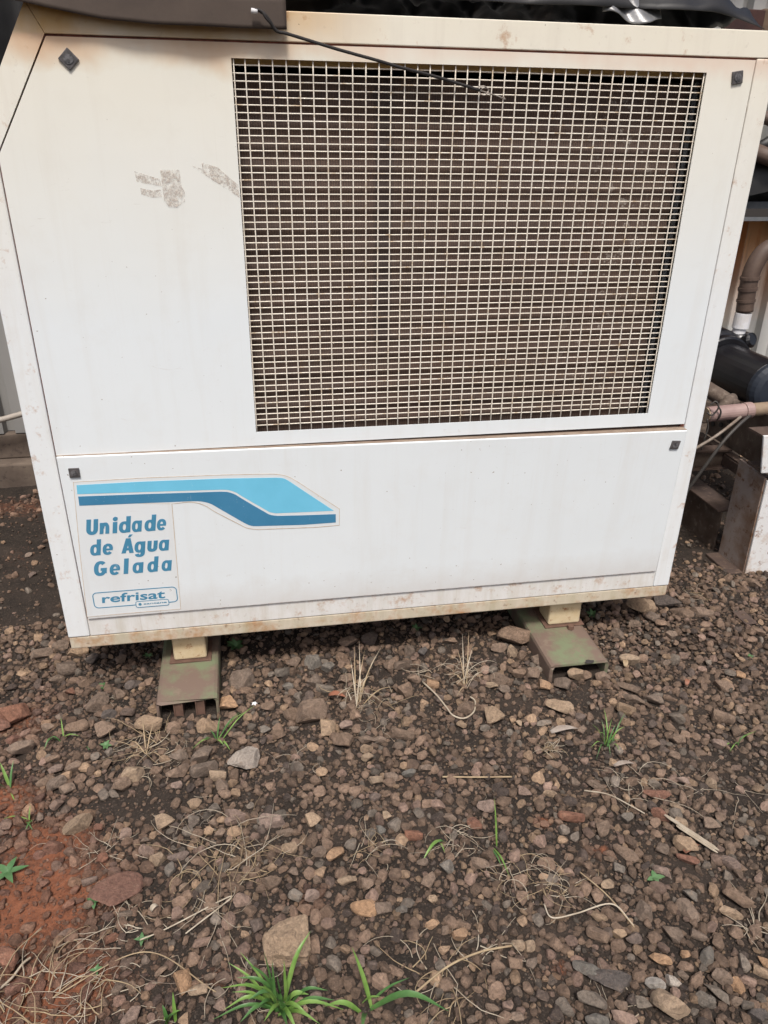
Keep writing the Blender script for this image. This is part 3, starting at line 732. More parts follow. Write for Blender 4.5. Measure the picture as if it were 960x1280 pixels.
cord = thing('elastic_cord', at(357, 38, -.03), 'black elastic cord running from the tarp corner down across the wire grille', 'cord')
pth = [at(322, 12, -.036), at(330, 17, -.040), at(337, 26, -.038), at(343, 36, -.034), at(349, 40, -.031), at(362, 43, -.030), at(420, 61, -.028), at(470, 75, -.024), at(500, 84, -.016), at(540, 94.5, -.010), at(575, 105, -.006), at(600, 113, -.0045)]
MB().tube(spline(pth, 60), .0029, 8).build('cord', M['cord'], cord, smooth=True)
MB().tube(spline([at(315, 13, -.036), at(322, 12, -.038), at(328, 15, -.041), at(332, 22, -.041), at(341, 32, -.036)], 20), .0022, 8).build('loop', M['cord'], cord, smooth=True)
MB().tube([at(314, 13.2, -.036), at(322, 14.5, -.037)], .0042, 8).build('end_tip', M['pvc'], cord, smooth=True)
hk = MB().tube(spline([at(598, 108, -.006), at(606, 108, -.009), at(610, 113, -.004), at(606, 119, -.008), at(600, 116, -.004), at(604, 110, -.009), at(611, 112, -.005), at(608, 119, -.008)], 40), .0011, 6)
hk.tube(spline([at(600, 113, -.006), at(612, 117, -.007), at(622, 120, -.006), at(631, 124, -.004), at(629, 121, .004)], 16), .0013, 6)
hk.build('wire_hook', M['wiresteel'], cord, smooth=True)

# ------------------------------------------------------------------ pump skid to the right of and behind the machine
skid = thing('pump_skid', (1.62, .75, -.68), 'rusty steel base frame with a chipped white leg standing right of the machine', 'frame')
ly = .268
pt = at(956, 600, ly); pbm = at(930, 720, ly)
lx0, lx1 = pbm.x - .002, pbm.x + .26
leg = MB().prism([(pbm.x + .003, -.69), (lx1, -.69), (lx1, pt.z - .004), (pt.x + .010, pt.z - .004)], ly, ly + .008).build('front_leg', M['plate'], skid, bevel=.002)
b = MB(); zt = pt.z
b.add([(pbm.x, ly + .009, -.69), (pbm.x - .004, ly + .145, -.69), (pt.x + .006, ly + .145, zt + .012), (pt.x + .006, ly + .009, zt),
       (pbm.x + .008, ly + .009, -.69), (pbm.x + .004, ly + .145, -.69), (pt.x + .014, ly + .145, zt + .012), (pt.x + .014, ly + .009, zt)],
      [(0, 1, 2, 3), (7, 6, 5, 4), (0, 4, 5, 1), (1, 5, 6, 2), (2, 6, 7, 3), (3, 7, 4, 0)])
b.build('leg_web', M['rust2'], leg)
MB().box(pbm.x - .05, lx1, ly + .010, ly + .15, -.692, -.668).build('foot_plate', M['rust'], skid, bevel=.003)
# white cross channel on top of the leg
a1, a2 = at(955, 545, .25), at(951, 592, .25)
MB().prism([(a2.x + .002, a2.z), (lx1 + .2, a2.z), (lx1 + .2, a1.z), (a1.x, a1.z)], .25, .258).build('cross_channel', M['plate'], skid, bevel=.002)
MB().box(a1.x + .002, lx1 + .2, .259, .33, a1.z - .008, a1.z - .001).build('cross_channel', M['rust'], skid)
MB().box(a2.x + .004, lx1 + .2, .259, .33, a2.z + .001, a2.z + .008).build('cross_channel', M['rust'], skid)
# lower runner (channel along the ground, going back)
g0 = onz(893, 692, -.685); bt = at(905, 640, g0.y + .005)
xr = g0.x
MB().box(xr + .004, xr + .011, g0.y + .02, 1.25, -.686, bt.z - .008).build('lower_runner', M['gusset'], skid)
MB().box(xr - .010, xr + .075, g0.y + .02, 1.25, bt.z - .0078, bt.z).build('lower_runner', M['rust'], skid, bevel=.002)
MB().box(xr - .010, xr + .075, g0.y + .02, 1.25, -.694, -.6865).build('lower_runner', M['rust'], skid)
# upper runner angle iron with gusset plate
def bar(p, q, w_, h, up=Vector((0, 0, 1))):
    t = (q - p).normalized(); a = t.cross(up).normalized() * w_ / 2; c = up * h / 2
    return MB().add([o + s1 * a + s2 * c for o in (p, q) for s1, s2 in ((-1, -1), (1, -1), (1, 1), (-1, 1))],
                    [(3, 2, 1, 0), (4, 5, 6, 7), (0, 1, 5, 4), (1, 2, 6, 5), (2, 3, 7, 6), (3, 0, 4, 7)])
u0, u1 = at(958, 598, .34), at(872, 541, .90)
xu, zu = (u0.x + u1.x) / 2, (u0.z + u1.z) / 2
bar(u0, u1, .034, .006).build('upper_runner', M['rust'], skid)
bar(u0 + Vector((-.017, 0, -.022)), u1 + Vector((-.017, 0, -.022)), .006, .036).build('upper_runner', M['rust'], skid)
gv = [at(878, 543, .86), at(953, 592, .38), at(966, 522, .38), at(884, 512, .86)]
gv = [p + Vector((.012, 0, .006)) for p in gv]
gp_ = MB().add(gv + [p + Vector((.008, 0, 0)) for p in gv], [(3, 2, 1, 0), (4, 5, 6, 7), (0, 1, 5, 4), (1, 2, 6, 5), (2, 3, 7, 6), (3, 0, 4, 7)]).build('gusset_plate', M['gusset'], skid)
for hu, hv in ((902, 545), (889, 530), (899, 531), (909, 526)):
    k = (hu - 878) / 80; c = at(hu, hv, .86 - .48 * k)
    MB().tube([c + Vector((.010, 0, 0)), c + Vector((.004, 0, 0))], .009, 12).build('bolt_hole', M['dark'], gp_)
# cross member seen under the runner
c1, c2, c3 = at(860, 565, .62), at(912, 565, .62), at(860, 584, .62)
MB().box(c1.x - .1, c2.x, .62, .628, c3.z, c1.z - .003).build('cross_member', M['gusset'], skid)
MB().box(c1.x - .1, c2.x, .608, .66, c1.z - .0028, c1.z + .004).build('cross_member', M['rust'], skid)
MB().box(c1.x - .1, c2.x, .600, .66, c3.z - .008, c3.z - .001).build('cross_member', M['rust'], skid)
# mounting plate for the pump
MB().box(xu - .02, xu + .35, .50, 1.20, zu + .191, zu + .199).build('mounting_plate', M['rust'], skid)

pump = thing('water_pump', at(960, 500, .75), 'black electric water pump on the rusty frame right of the machine', 'pump')
mc = at(967, 487, .56); mr = .088
def cyl_y(b, x, z, prof, n=32):
    """lathe along y: profile of (y, r)"""
    return b.tube([(x, y, z) for y, r in prof], [r for y, r in prof], n)
body = cyl_y(MB(), mc.x, mc.z, [(.575, mr - .004), (.58, mr), (.84, mr), (.845, mr - .003)])
body = body.build('motor_body', M['motor'], pump, smooth=False, bevel=.002)
cyl_y(MB(), mc.x, mc.z, [(.535, mr - .022), (.542, mr - .006), (.556, mr + .003), (.574, mr + .003)]).build('fan_cover', M['motor_cap'], pump, smooth=False, bevel=.001)
cyl_y(MB(), mc.x, mc.z, [(.846, mr + .018), (.853, mr + .024), (.885, mr + .024), (.892, mr + .016)]).build('motor_flange', M['motor'], pump, bevel=.002)
cyl_y(MB(), mc.x, mc.z, [(.893, mr + .012), (.91, mr + .036), (.975, mr + .040), (.995, mr + .01), (1.0, .03)]).build('volute', M['motor'], pump, smooth=True)
hy = .93
hp0, hp1 = at(921, 432, hy), at(924, 416, hy)
MB().tube([(hp1.x - .006, hy, mc.z + mr - .01), hp0, hp1], [.045, .042, .040], 20).build('outlet_port', M['motor'], pump, smooth=True)
kn = at(936, 425, hy - .06)
MB().tube([kn + Vector((-.01, .05, -.012)), kn + Vector((-.002, .012, -.002)), kn, kn + Vector((.002, -.012, .002)), kn + Vector((.004, -.016, .004))], [.014, .018, .028, .028, .020], 14).build('filler_plug', M['motor'], pump)
for dx in (-.06, .06):
    MB().box(mc.x + dx - .02, mc.x + dx + .02, .60, .82, zu + .1995, mc.z - mr * .75).build('mounting_foot', M['motor'], pump)

hose = thing('hose_pipe', at(926, 400, hy), 'brown dusty hose with a white fitting bending up from the pump', 'hose')
MB().tube(spline([at(u, v, hy) for u, v in ((930.5, 389), (933, 372), (936.5, 352), (942, 334), (951, 319), (962, 310), (980, 304), (1000, 302), (1030, 302))] + [at(1040, 302, hy) + Vector((.10, .10, 0)), at(1040, 302, hy) + Vector((.14, .54, 0))], 60), .0305, 20).build('hose', M['hose'], hose, smooth=True)
for (ua, va), (ub, vb), r_ in (((934.5, 363), (935, 359), .0335), ((937.2, 349.5), (937.8, 345.5), .0345), ((932.2, 377), (932.6, 374), .033)):
    MB().tube([at(ua, va, hy), at(ub, vb, hy)], r_, 20).build('clamp', M['hose'], hose)
MB().tube([at(925, 410, hy), at(929.5, 391, hy)], .0295, 20).build('white_fitting', M['pvc'], hose, bevel=.001)
MB().tube([at(922.5, 417.5, hy), at(924.6, 410.6, hy)], .024, 20).build('white_fitting', M['pvc'], hose, bevel=.001)

py = .47
pipe = thing('water_pipe', at(925, 512, py), 'dusty pinkish pipe with couplings crossing in front of the black pump', 'pipe')
q = lambda u, v, y=py: at(u, v, y)
MB().tube([q(884, 518), q(929, 513.5)], .0245, 20).build('pipe_sleeve', M['pink'], pipe, bevel=.001)
MB().tube([q(929.5, 513.4), q(939, 512.4)], .0262, 20).build('coupling', M['pink'], pipe, bevel=.002)
MB().tube([q(939.3, 512.3), q(1040, 503)] + spline([q(1045, 502.5) + Vector((.05, 0, 0)), q(1045, 502.5) + Vector((.10, 0, -.03)), q(1045, 502.5) + Vector((.12, 0, -.10)), q(1045, 502.5) + Vector((.12, 0, -.52))], 12), .0215, 20).build('pipe_run', M['tanpipe'], pipe, smooth=True)
MB().tube([q(882.5, 518.2), q(884, 518)], .022, 20).build('pipe_end', M['tanpipe'], pipe)
MB().tube(spline([Vector((1.09, .63, q(850, 470, .62).z)), q(850, 470, .62), q(870, 478, .60), q(890, 490, .58), q(905, 499, .55), q(916, 508, .51)], 14), .026, 16).build('elbow', M['gusset'], pipe, smooth=True)
MB().tube([q(901, 512, .495), q(911, 500, .52), q(916, 498, .53)], .018, 14).build('elbow', M['gusset'], pipe, smooth=True)
MB().tube(spline([q(898, 508, .440), q(901, 514, .438), q(899.5, 521, .440), q(896, 525, .45)], 12), .0028, 6).build('tie_wire', M['cable'], pipe, smooth=True)

def cable(pts, r, label, mat='cable'):
    tag(MB().tube(spline(pts, 30), r, 7).build('cable', M[mat], smooth=True), label, 'cable', 'cables hanging from the pump pipe')
cable([q(926, 521, .45), q(915, 530, .42), q(895, 545, .40), q(872, 559, .40), q(840, 576, .42), Vector((1.095, .46, -.44))], .0048, 'upper of two cables hanging from the pink pipe, dusty grey', 'root')
cable([q(938, 519, .45), q(925, 530, .42), q(905, 551, .40), q(885, 578, .40), q(860, 612, .42), q(842, 640, .45), Vector((1.20, .52, -.675)), Vector((1.12, .60, -.672))], .0055, 'lower of two cables hanging from the pink pipe, dark and running down to the left')
cable([q(888, 506, .44), q(895, 502, .435), q(898, 510, .43), q(890, 519, .435), q(884, 516, .44)], .0028, 'thin black wire looped round the left end of the pink pipe')
cable([q(884, 524, .44), q(885, 535, .44), q(881, 548, .44), q(877, 562, .45)], .0025, 'thin dark wire dangling below the left end of the pink pipe')
rd = at(893, 470, .86)
tag(MB().box(rd.x - .016, rd.x + .006, .835, .865, rd.z - .012, rd.z + .011).build('red_plug', M['red'], bevel=.004), 'small red plastic plug beside the right edge of the machine', 'plug')
def hang(u, v):  # dark sheet added where only shade lies behind the left corner
    x = -1.5 + 1.25 * u; return (x, 1.30 + .03 * math.sin(x * 17) + .015 * math.sin(x * 41 + v * 5), 1.50 - .92 * v - .03 * math.sin(x * 5))
tag(MB().grid(hang, 60, 30).build('shade_sheet', M['black_sheet'], smooth=True, solid=.002), 'black sheet added as the dark shade behind the top left corner of the machine', 'tarp')
# dark heap on the ledge above the girt
shelf = thing('wall_shelf', (2.4, 1.2, .36), 'dark steel shelf on the wall above the pump', 'shelf')
MB().box(1.55, 3.2, 1.28, 1.378, .330, .345).build('shelf_plate', M['girt'], shelf)
MB().box(1.55, 3.2, 1.28, 1.29, .3455, .375).build('shelf_lip', M['dark'], shelf)
def heap(u, v):
    x = 1.6 + 1.4 * u; y = 1.27 + .14 * v
    return (x, y, .36 + (.36 + .10 * math.sin(x * 9)) * math.sin(math.pi * min(v + .03, 1)) ** .5 * math.sin(math.pi * (u * .94 + .03)) ** .4 + .08 * float(fbm(x * 9, y * 12, 4) - .5))
tag(MB().grid(heap, 90, 40).build('sheet_bundle', M['black_sheet'], smooth=True), 'dark bundle of plastic on the shelf right of the machine', 'bundle')
for (u, v, y, r_, lab) in ((950, 195, 1.26, .030, 'rusty brown pipe end lying on the shelf right of the machine'), (957, 150, 1.26, .022, 'short reddish rusty bar sticking out of the dark bundle')):
    c = at(u, v, y); tag(MB().tube([c + Vector((-.03, .02, .02)), c + Vector((.05, -.01, -.01)), c + Vector((.30, 0, -.01))], r_, 12).build('rusty_pipe', M['hose'], smooth=True), lab, 'pipe', 'rusty pipes on the shelf')
c = at(957, 30, 1.40)
tag(MB().box(c.x - .03, c.x + .35, 1.38, 1.449, c.z - .10, c.z + .045).build('timber_block', M['timber'], bevel=.005), 'tan timber block behind the top right corner of the machine', 'timber')
c = at(936, 32, 1.36)
tag(MB().box(c.x - .10, c.x + .055, 1.355, 1.379, c.z - .10, c.z + .05).build('rusty_plate', M['maroon'], bevel=.003), 'dark red rusty plate behind the top right corner of the machine', 'plate')
# ------------------------------------------------------------------ stones
def ico(sub):
    bm = bmesh.new(); bmesh.ops.create_icosphere(bm, subdivisions=sub, radius=1)
    bm.verts.ensure_lookup_table()
    v = np.array([p.co[:] for p in bm.verts]); f = np.array([[q.index for q in p.verts] for p in bm.faces]); bm.free(); return v, f
def rock(v, r, cuts=(9, 15), lo=.52, hi=.86, rough=.03):
    v = v.copy()
    nrm = r.normal(size=(r.integers(*cuts), 3)); nrm[:, 2] *= 1.2; nrm /= np.linalg.norm(nrm, axis=1)[:, None]
    for k in range(2):
        for q in nrm:
            dd = lo + (hi - lo) * ((abs(q[0] * 7.3 + q[1] * 3.1 + q[2] * 5.7) * 3) % 1)
            s = v @ q - dd; v -= np.where(s > 0, s, 0)[:, None] * q * .97
    if rough:
        n_ = fbm(v[:, 0] * 2.2 + v[:, 2] * 1.7 + 11 * r.random(), v[:, 1] * 2.2 - v[:, 2] * 1.3 + 9 * r.random(), 4) - .5
        v *= (1 + rough * 2 * n_)[:, None]
    v -= (v.max(0) + v.min(0)) / 2
    return v / (v.max(0) - v.min(0)) * 2        # fills the box -1..1
COLS = {'t': (.265, .190, .128), 'b': (.168, .120, .088), 'r': (.180, .092, .064), 'g': (.150, .130, .108), 'p': (.205, .146, .116), 'd': (.088, .070, .060), 'o': (.300, .190, .115), 'w': (.33, .29, .25)}
CN = {'t': 'tan', 'b': 'brown', 'r': 'reddish', 'g': 'greyish', 'p': 'pinkish', 'd': 'dark', 'o': 'orange tan', 'w': 'whitish grey'}
S = """85 832 22 24 b;72 848 18 13 b;108 852 19 11 b;98 814 26 14 t;117 823 17 14 d;152 823 14 12 b;53 817 26 14 b;76 805 20 16 b;20 893 36 28 r;3 902 20 26 r;28 935 30 22 b;18 922 18 14 r;60 908 15 11 b;97 907 28 18 b;133 911 25 22 b;
123 877 28 26 b;150 866 16 17 b;187 905 34 26 t;217 908 17 19 b;260 905 27 18 t;284 877 22 27 o;305 849 32 25 b;223 962 30 18 b;255 960 34 24 b;252 943 30 20 b;223 945 24 16 b;273 966 20 18 t;278 979 15 20 b;166 966 28 23 t;152 980 24 19 b;
134 954 13 13 b;92 958 20 15 b;72 979 24 18 b;57 974 22 15 b;85 985 18 15 b;70 960 18 14 p;67 948 17 12 b;71 1003 18 16 p;244 1003 17 15 t;221 980 14 12 p;207 1026 24 21 t;98 1028 36 24 t;295 1017 28 18 p;160 890 18 14 d;137 892 18 14 d;167 853 22 10 d;88 863 12 12 r;
392 827 22 18 g;367 826 18 14 b;353 839 20 16 g;410 833 17 14 g;394 851 20 16 b;407 859 22 16 g;360 857 14 13 g;427 820 15 13 b;432 848 20 14 b;435 802 24 15 b;462 798 22 18 d;390 891 38 34 b;366 890 22 20 b;409 908 20 27 t;428 923 25 26 b;433 906 16 16 p;458 922 20 14 b;348 917 18 13 b;335 882 17 14 b;332 911 14 11 g;297 917 16 10 b;303 925 14 12 b;
642 796 42 26 b;623 809 20 13 b;641 812 14 15 t;562 800 18 10 b;513 813 14 16 b;487 828 15 18 b;504 830 24 16 b;528 813 12 14 d;506 862 20 20 b;541 852 15 17 o;518 847 18 14 b;624 847 26 16 b;629 861 17 13 b;614 856 18 10 t;648 841 18 14 b;665 842 18 17 b;672 821 16 18 b;680 856 16 14 o;702 852 20 22 b;719 843 20 19 t;753 844 20 19 b;733 843 12 14 b;699 882 34 20 t;618 894 25 25 t;582 883 21 18 b;572 866 14 10 b;577 905 14 10 t;606 909 13 10 g;639 915 12 9 g;648 902 10 10 t;701 902 12 11 t;759 894 12 13 b;782 885 23 18 t;726 910 11 15 b;714 891 13 10 b;
504 915 28 17 b;474 923 18 10 b;458 934 16 12 t;497 932 14 12 b;459 946 16 13 t;511 965 18 11 g;532 959 18 9 b;489 968 18 14 b;470 974 18 12 t;785 858 28 12 b;786 825 25 17 t;792 872 28 14 b;767 953 13 10 t;800 758 34 24 t;833 753 34 18 d;852 765 28 14 b;877 765 28 14 b;814 772 17 15 b;793 780 15 12 b;773 791 18 12 b;816 873 26 16 b;843 824 14 13 g;831 827 12 12 b;854 818 12 13 p;838 793 14 14 b;902 856 20 14 b;903 894 25 21 b;846 896 20 16 g;837 907 14 10 b;846 923 20 14 b;816 930 16 14 b;898 929 18 14 p;842 943 15 11 b;806 944 11 12 b;925 843 12 10 o;937 789 12 12 b;949 790 14 10 b;941 728 22 13 b;924 887 13 13 b;
607 1006 22 20 p;656 989 18 13 p;688 990 17 10 t;718 976 14 13 b;744 981 22 13 b;817 978 13 11 g;806 976 10 10 t;852 974 19 12 p;889 978 15 12 t;821 990 34 12 r;714 1019 34 17 r;783 1019 15 17 g;752 1032 16 23 b;801 1004 14 15 b;846 1008 18 13 t;825 1016 24 15 r;849 1027 20 15 t;855 1055 31 25 t;859 1072 28 11 r;827 1060 16 16 b;782 1063 32 18 b;773 1084 15 13 g;761 1072 13 10 b;759 1104 15 18 t;784 1108 16 20 b;924 1041 14 14 b;938 1049 17 14 g;889 1029 20 16 b;913 1076 25 16 p;909 1092 13 15 g;921 1121 36 20 b;913 1139 28 14 t;859 1134 30 20 b;862 1116 20 16 g;804 1137 22 22 b;748 1143 22 14 t;746 1165 28 21 b;773 1165 18 15 t;840 1165 27 18 b;873 1166 18 14 b;898 1174 14 20 b;884 1190 16 27 g;825 1197 28 15 o;856 1191 12 13 o;664 1200 13 20 b;662 1181 14 18 t;648 1177 17 16 t;643 1203 19 17 b;733 1209 36 22 g;739 1249 36 25 g;746 1271 30 22 g;780 1271 32 18 p;776 1254 16 16 b;804 1252 20 16 g;819 1227 24 18 w;841 1224 20 16 w;836 1253 45 34 t;853 1217 14 12 b;902 1219 24 20 b;922 1229 20 17 o;896 1238 34 14 g;883 1249 26 17 g;919 1247 16 16 b;934 1254 15 15 g;947 1266 24 20 d;954 1200 16 11 o;952 1211 20 16 t;660 1232 14 16 b;647 1237 13 12 b;645 1269 20 13 b;615 1258 18 11 b;634 1254 14 15 p;677 1243 18 14 d;
456 1130 35 25 o;478 1134 24 18 b;502 1135 15 13 g;419 1067 24 20 o;434 1097 25 16 t;459 1103 16 16 b;362 1058 20 18 t;392 1022 18 20 t;399 1062 18 16 b;340 1100 25 20 b;369 1117 18 19 g;390 1117 18 18 p;397 1097 11 10 b;366 1087 14 15 b;340 1025 34 18 p;356 1038 22 12 b;294 1023 26 16 p;535 1097 18 26 b;558 1082 18 17 g;517 1041 22 17 r;562 1020 18 12 b;593 1027 20 14 r;540 1122 14 11 t;540 1154 18 14 o;574 1166 20 18 o;556 1161 10 14 b;314 1200 14 15 g;321 1154 16 20 d;450 1197 12 20 p;395 1244 15 14 p;590 1271 15 15 b;600 1078 24 15 b;528 1076 14 12 b;484 1018 12 12 t;464 1039 12 13 g;476 1035 13 14 g;
123 1032 11 12 r;158 1039 14 18 p;183 1061 18 16 p;180 1049 12 10 b;198 1072 20 16 t;223 1068 26 14 p;213 1083 14 20 g;275 1040 14 13 b;267 1027 12 12 b;112 1098 18 12 p;28 1061 14 12 r;67 1057 24 18 r;128 1071 15 15 r;94 1111 12 11 r;86 1130 15 14 r;140 1172 18 13 r;82 1163 17 11 p;230 1222 20 32 o;248 1235 25 17 t;202 1212 18 11 b;150 1230 22 20 b;165 1230 12 18 b;280 1175 18 15 b;265 1132 18 15 b;272 1197 14 15 b;263 1218 17 10 b;252 1177 24 14 p;230 1107 13 11 b;303 1122 22 16 p;275 1252 16 20 p;42 1213 14 14 r;50 1230 15 22 r;23 1230 30 20 r;163 1270 30 22 p;130 1252 12 13 b;157 1140 16 12 b;60 1090 13 9 r;50 1066 16 12 r;110 1130 14 12 b"""
def block(v, r):
    """squarish broken block with layered sides"""
    p = (np.abs(v) ** 5).sum(1) ** (1 / 5); v = v / p[:, None]
    lay = v[:, 2] * 2.6 + v[:, 0] * .55 + v[:, 1] * .3
    st = np.floor(lay) + np.clip((lay - np.floor(lay)) * 3.2, 0, 1)
    v = v * (1 + .11 * np.sin(st * 2.3))[:, None]
    for q, d_ in (((.75, -.3, .55), .86), ((-.6, -.55, .5), .88), ((-.7, .5, .35), .84), ((.3, -.8, .55), .95), ((.9, .3, -.1), .93), ((-.25, .2, .95), .86), ((-.95, -.2, .1), .90)):
        q = np.array(q) / np.linalg.norm(q); s = v @ q - d_; v = v - np.where(s > 0, s, 0)[:, None] * q * .95
    n_ = fbm(v[:, 0] * 2.1 + v[:, 2] * 1.7, v[:, 1] * 2.4 - v[:, 2] * 1.3 + 4, 5) - .5
    v = v * (1 + .24 * n_)[:, None]
    v = v - (v.max(0) + v.min(0)) / 2
    return v / (v.max(0) - v.min(0)) * 2
ICO3, F3 = ico(3); ICO4, F4 = ico(4)
def rock_mesh(name, v, f, smooth=True):
    me = bpy.data.meshes.new(name); me.from_pydata(v.tolist(), [], f.tolist()); me.update()
    me.materials.append(M['stone'])
    return me
protos = [rock_mesh('stone', rock(ICO3, rng, (8, 14), .42, .76, .03), F3) for _ in range(26)]
LAND = [(onz(233, 850, -.66), 'the left channel beam'), (onz(725, 805, -.66), 'the right channel beam'), (onz(360, 1175), 'the large pale block'),
        (onz(340, 1245), 'the big green grass tuft'), (onz(868, 1050), 'the pale wood splinter'), (onz(575, 885), 'the pale looped stalk'),
        (onz(147, 1103), 'the flat reddish slab'), (onz(930, 715), 'the rusty white leg'), (onz(685, 935), 'the blond straw tuft'), (onz(10, 1093), 'the four leaved weed'),
        (onz(758, 920), 'the thin green grass tuft'), (onz(617, 1050), 'the lone grass blade'), (onz(836, 1253), 'the big tan corner stone'), (onz(305, 947), 'the white crusted stone')]
placed = []          # (x, y, r) of everything on the ground
stone_objs = []
def stone_label(p, wd, hh, c):
    size = 'large' if wd > .046 else 'medium' if wd > .030 else 'small'
    shape = 'flat' if hh < .52 * wd else 'upright' if hh > 1.15 * wd else 'chunky' if hh > .85 * wd else 'angular'
    q = sorted(((p.x - l.x) ** 2 + (p.y - l.y) ** 2, i) for i, (l, _) in enumerate(LAND))[0][1]
    l, nm = LAND[q]; dx, dy = p.x - l.x, p.y - l.y; r_ = math.hypot(dx, dy)
    side = ('right of' if dx > 0 else 'left of') if abs(dx) > 1.2 * abs(dy) else ('behind' if dy > 0 else 'in front of') if abs(dy) > 1.2 * abs(dx) else \
        ('behind right of' if dx > 0 else 'behind left of') if dy > 0 else ('front right of' if dx > 0 else 'front left of')
    return f'{size} {CN[c]} {shape} stone {side} {nm}', r_
def put_stone(u, v, wpx, hpx, c, mesh=None, label=None, flatness=None):
    p = onz(u, v + hpx * .25, -.682); z = float(hgt(p.x, p.y)); p = onz(u, v + hpx * .25, z + .004)
    sc = depth(p) / F; wd, hh = wpx * sc, hpx * sc
    dv = (Vector(CAM) - p); th = math.atan2(dv.z, math.hypot(dv.x, dv.y))
    H = min(.80 * wd, .85 * hh / (.62 * math.cos(th) + .8 * math.sin(th))) if flatness is None else flatness
    dp = max(.5 * wd * .8, min(1.6 * wd, (hh - H * .75 * math.cos(th)) / math.sin(th)))
    me = mesh or protos[len(stone_objs) % len(protos)]
    o = bpy.data.objects.new('stone', me); col.objects.link(o)
    yaw = math.atan2(dv.y, dv.x) + math.pi / 2
    o.rotation_euler = (random.uniform(-.10, .10), random.uniform(-.10, .10), yaw + random.uniform(-.25, .25))
    o.scale = (wd / 2 * 1.04, dp / 2 * 1.04, H / 2 * 1.1); o.location = (p.x, p.y, z + H * .42)
    b = COLS[c]; k = random.uniform(.92, 1.28); h = random.uniform(-.012, .012)
    k *= 1.16; o.color = (b[0] * k + h, b[1] * k, b[2] * k - h * .5, 1)
    placed.append((p.x, p.y, (wd + dp) / 4 * .92))
    lab, r_ = stone_label(p, wd, hh, c)
    tag(o, label or lab, 'stone', 'larger loose stones on the gravel'); stone_objs.append((o, r_, label))
    return o
hero = [(358, 1172, 62, 56, 't', 'large pale tan layered block of stone lying behind the green grass tuft at the bottom', .060, 0),
        (147, 1103, 62, 40, 'r', 'flat reddish slab sunk in the soil at the left', .016, (7, 9)),
        (305, 947, 39, 30, 'w', 'grey stone with a white crust in front of the left beam', .036, (16, 22)),
        (836, 1253, 46, 36, 't', 'big tan corner stone at the bottom right among greenish grey stones', .042, (9, 12)),
        (761, 1219, 52, 28, 'd', 'long dark curved clod of earth at the lower right', .022, (10, 12)),
        (13, 1198, 21, 40, 'r', 'tall red brown stone standing at the left edge', .045, (8, 10)),
        (827, 1086, 23, 15, 'p', 'smooth pink stone beside a small green leaf', .018, (30, 40))]
for u, v, a, b_, c, lab, fl, cuts in hero:
    put_stone(u, v, a, b_, c, rock_mesh('stone', block(ICO4, rng) if cuts == 0 else rock(ICO4, rng, cuts, .5, .84, .24 if c == 'd' else .08), F4), lab, fl)
have = {(836, 1253)}
for ln in S.replace('\n', '').split(';'):
    u, v, a, b_, c = ln.split()
    if (int(u), int(v)) in have: continue
    if len(stone_objs) >= 298: break
    put_stone(float(u), float(v), float(a), float(b_), c)
# make every label single out one stone: within a set of look-alikes say which is nearer to the landmark
byl = {}
for o, r_, fixed in stone_objs:
    if not fixed: byl.setdefault(o['label'], []).append((r_, o))
for lab, L in byl.items():
    if len(L) == 2:
        L.sort(key=lambda t: t[0]); L[0][1]['label'] = lab + ', the closer of two'; L[1][1]['label'] = lab + ', the farther of two'
    elif len(L) > 2:
        L.sort(key=lambda t: t[0]); names = ['closest to it', 'second closest', 'third closest', 'fourth closest', 'fifth closest', 'sixth closest', 'seventh closest', 'eighth closest']
        for i, (r_, o) in enumerate(L): o['label'] = lab + ', ' + (names[i] if i < len(names) else 'far off')

# ------------------------------------------------------------------ gravel too small or too many to count
PATCH = [(onz(u, v), rx, ry, k) for u, v, rx, ry, k in (
    (170, 1003, .13, .055, .95), (640, 880, .075, .05, .95), (620, 818, .06, .03, .9), (578, 922, .05, .03, .9), (725, 872, .06, .035, .9), (738, 900, .04, .03, .8),
    (940, 948, .12, .06, .85), (935, 990, .10, .06, .75), (40, 1130, .11, .08, .85), (60, 1055, .06, .05, .6), (90, 1235, .10, .06, .6), (460, 850, .14, .06, .85), (330, 805, .12, .06, .85), (560, 810, .14, .04, .7), (450, 800, .2, .05, .7),
    (540, 1185, .06, .04, .7), (500, 1210, .06, .04, .6), (30, 690, .15, .12, .5), (380, 1005, .05, .03, .5), (690, 945, .09, .03, .6), (720, 1040, .07, .03, .6), (120, 1000, .06, .04, .8), (180, 1110, .08, .04, .6), (560, 880, .05, .04, .6))]
def bare(x, y):
    r = np.zeros_like(x)
    for p, rx, ry, k in PATCH: r = np.maximum(r, k * np.exp(-(((x - p.x) / rx) ** 2 + ((y - p.y) / ry) ** 2) ** 1.5))
    n_ = fbm(x * 6 + 3, y * 6 + 8, 3)
    return np.maximum(r, np.clip((n_ - .60) * 5, 0, .6))
def heaped(x, y):      # loose heap of gravel right of the right beam
    return np.exp(-((x - 1.10) / .22) ** 2 - ((y - .02) / .16) ** 2)
def sample(n, near):
    if near: x = rng.uniform(-.95, 1.75, n); y = rng.uniform(-1.08, .35, n)
    else: x = rng.uniform(-1.5, 2.3, n); y = rng.uniform(-1.25, 1.3, n)
    ok = np.ones(n, bool)
    for a in (LB, RB): ok &= ~((x > a[0] - .006) & (x < a[1] + .006) & (y > a[2] - .006) & (y < a[3]))
    ok &= ~((x > pbm.x - .05) & (x < lx1) & (y > ly) & (y < ly + .15))
    return x[ok], y[ok]
CELL = .03
cells = {}
def put(x, y, r): cells.setdefault((int(x // CELL), int(y // CELL)), []).append((x, y, r))
for p in placed: put(*p)
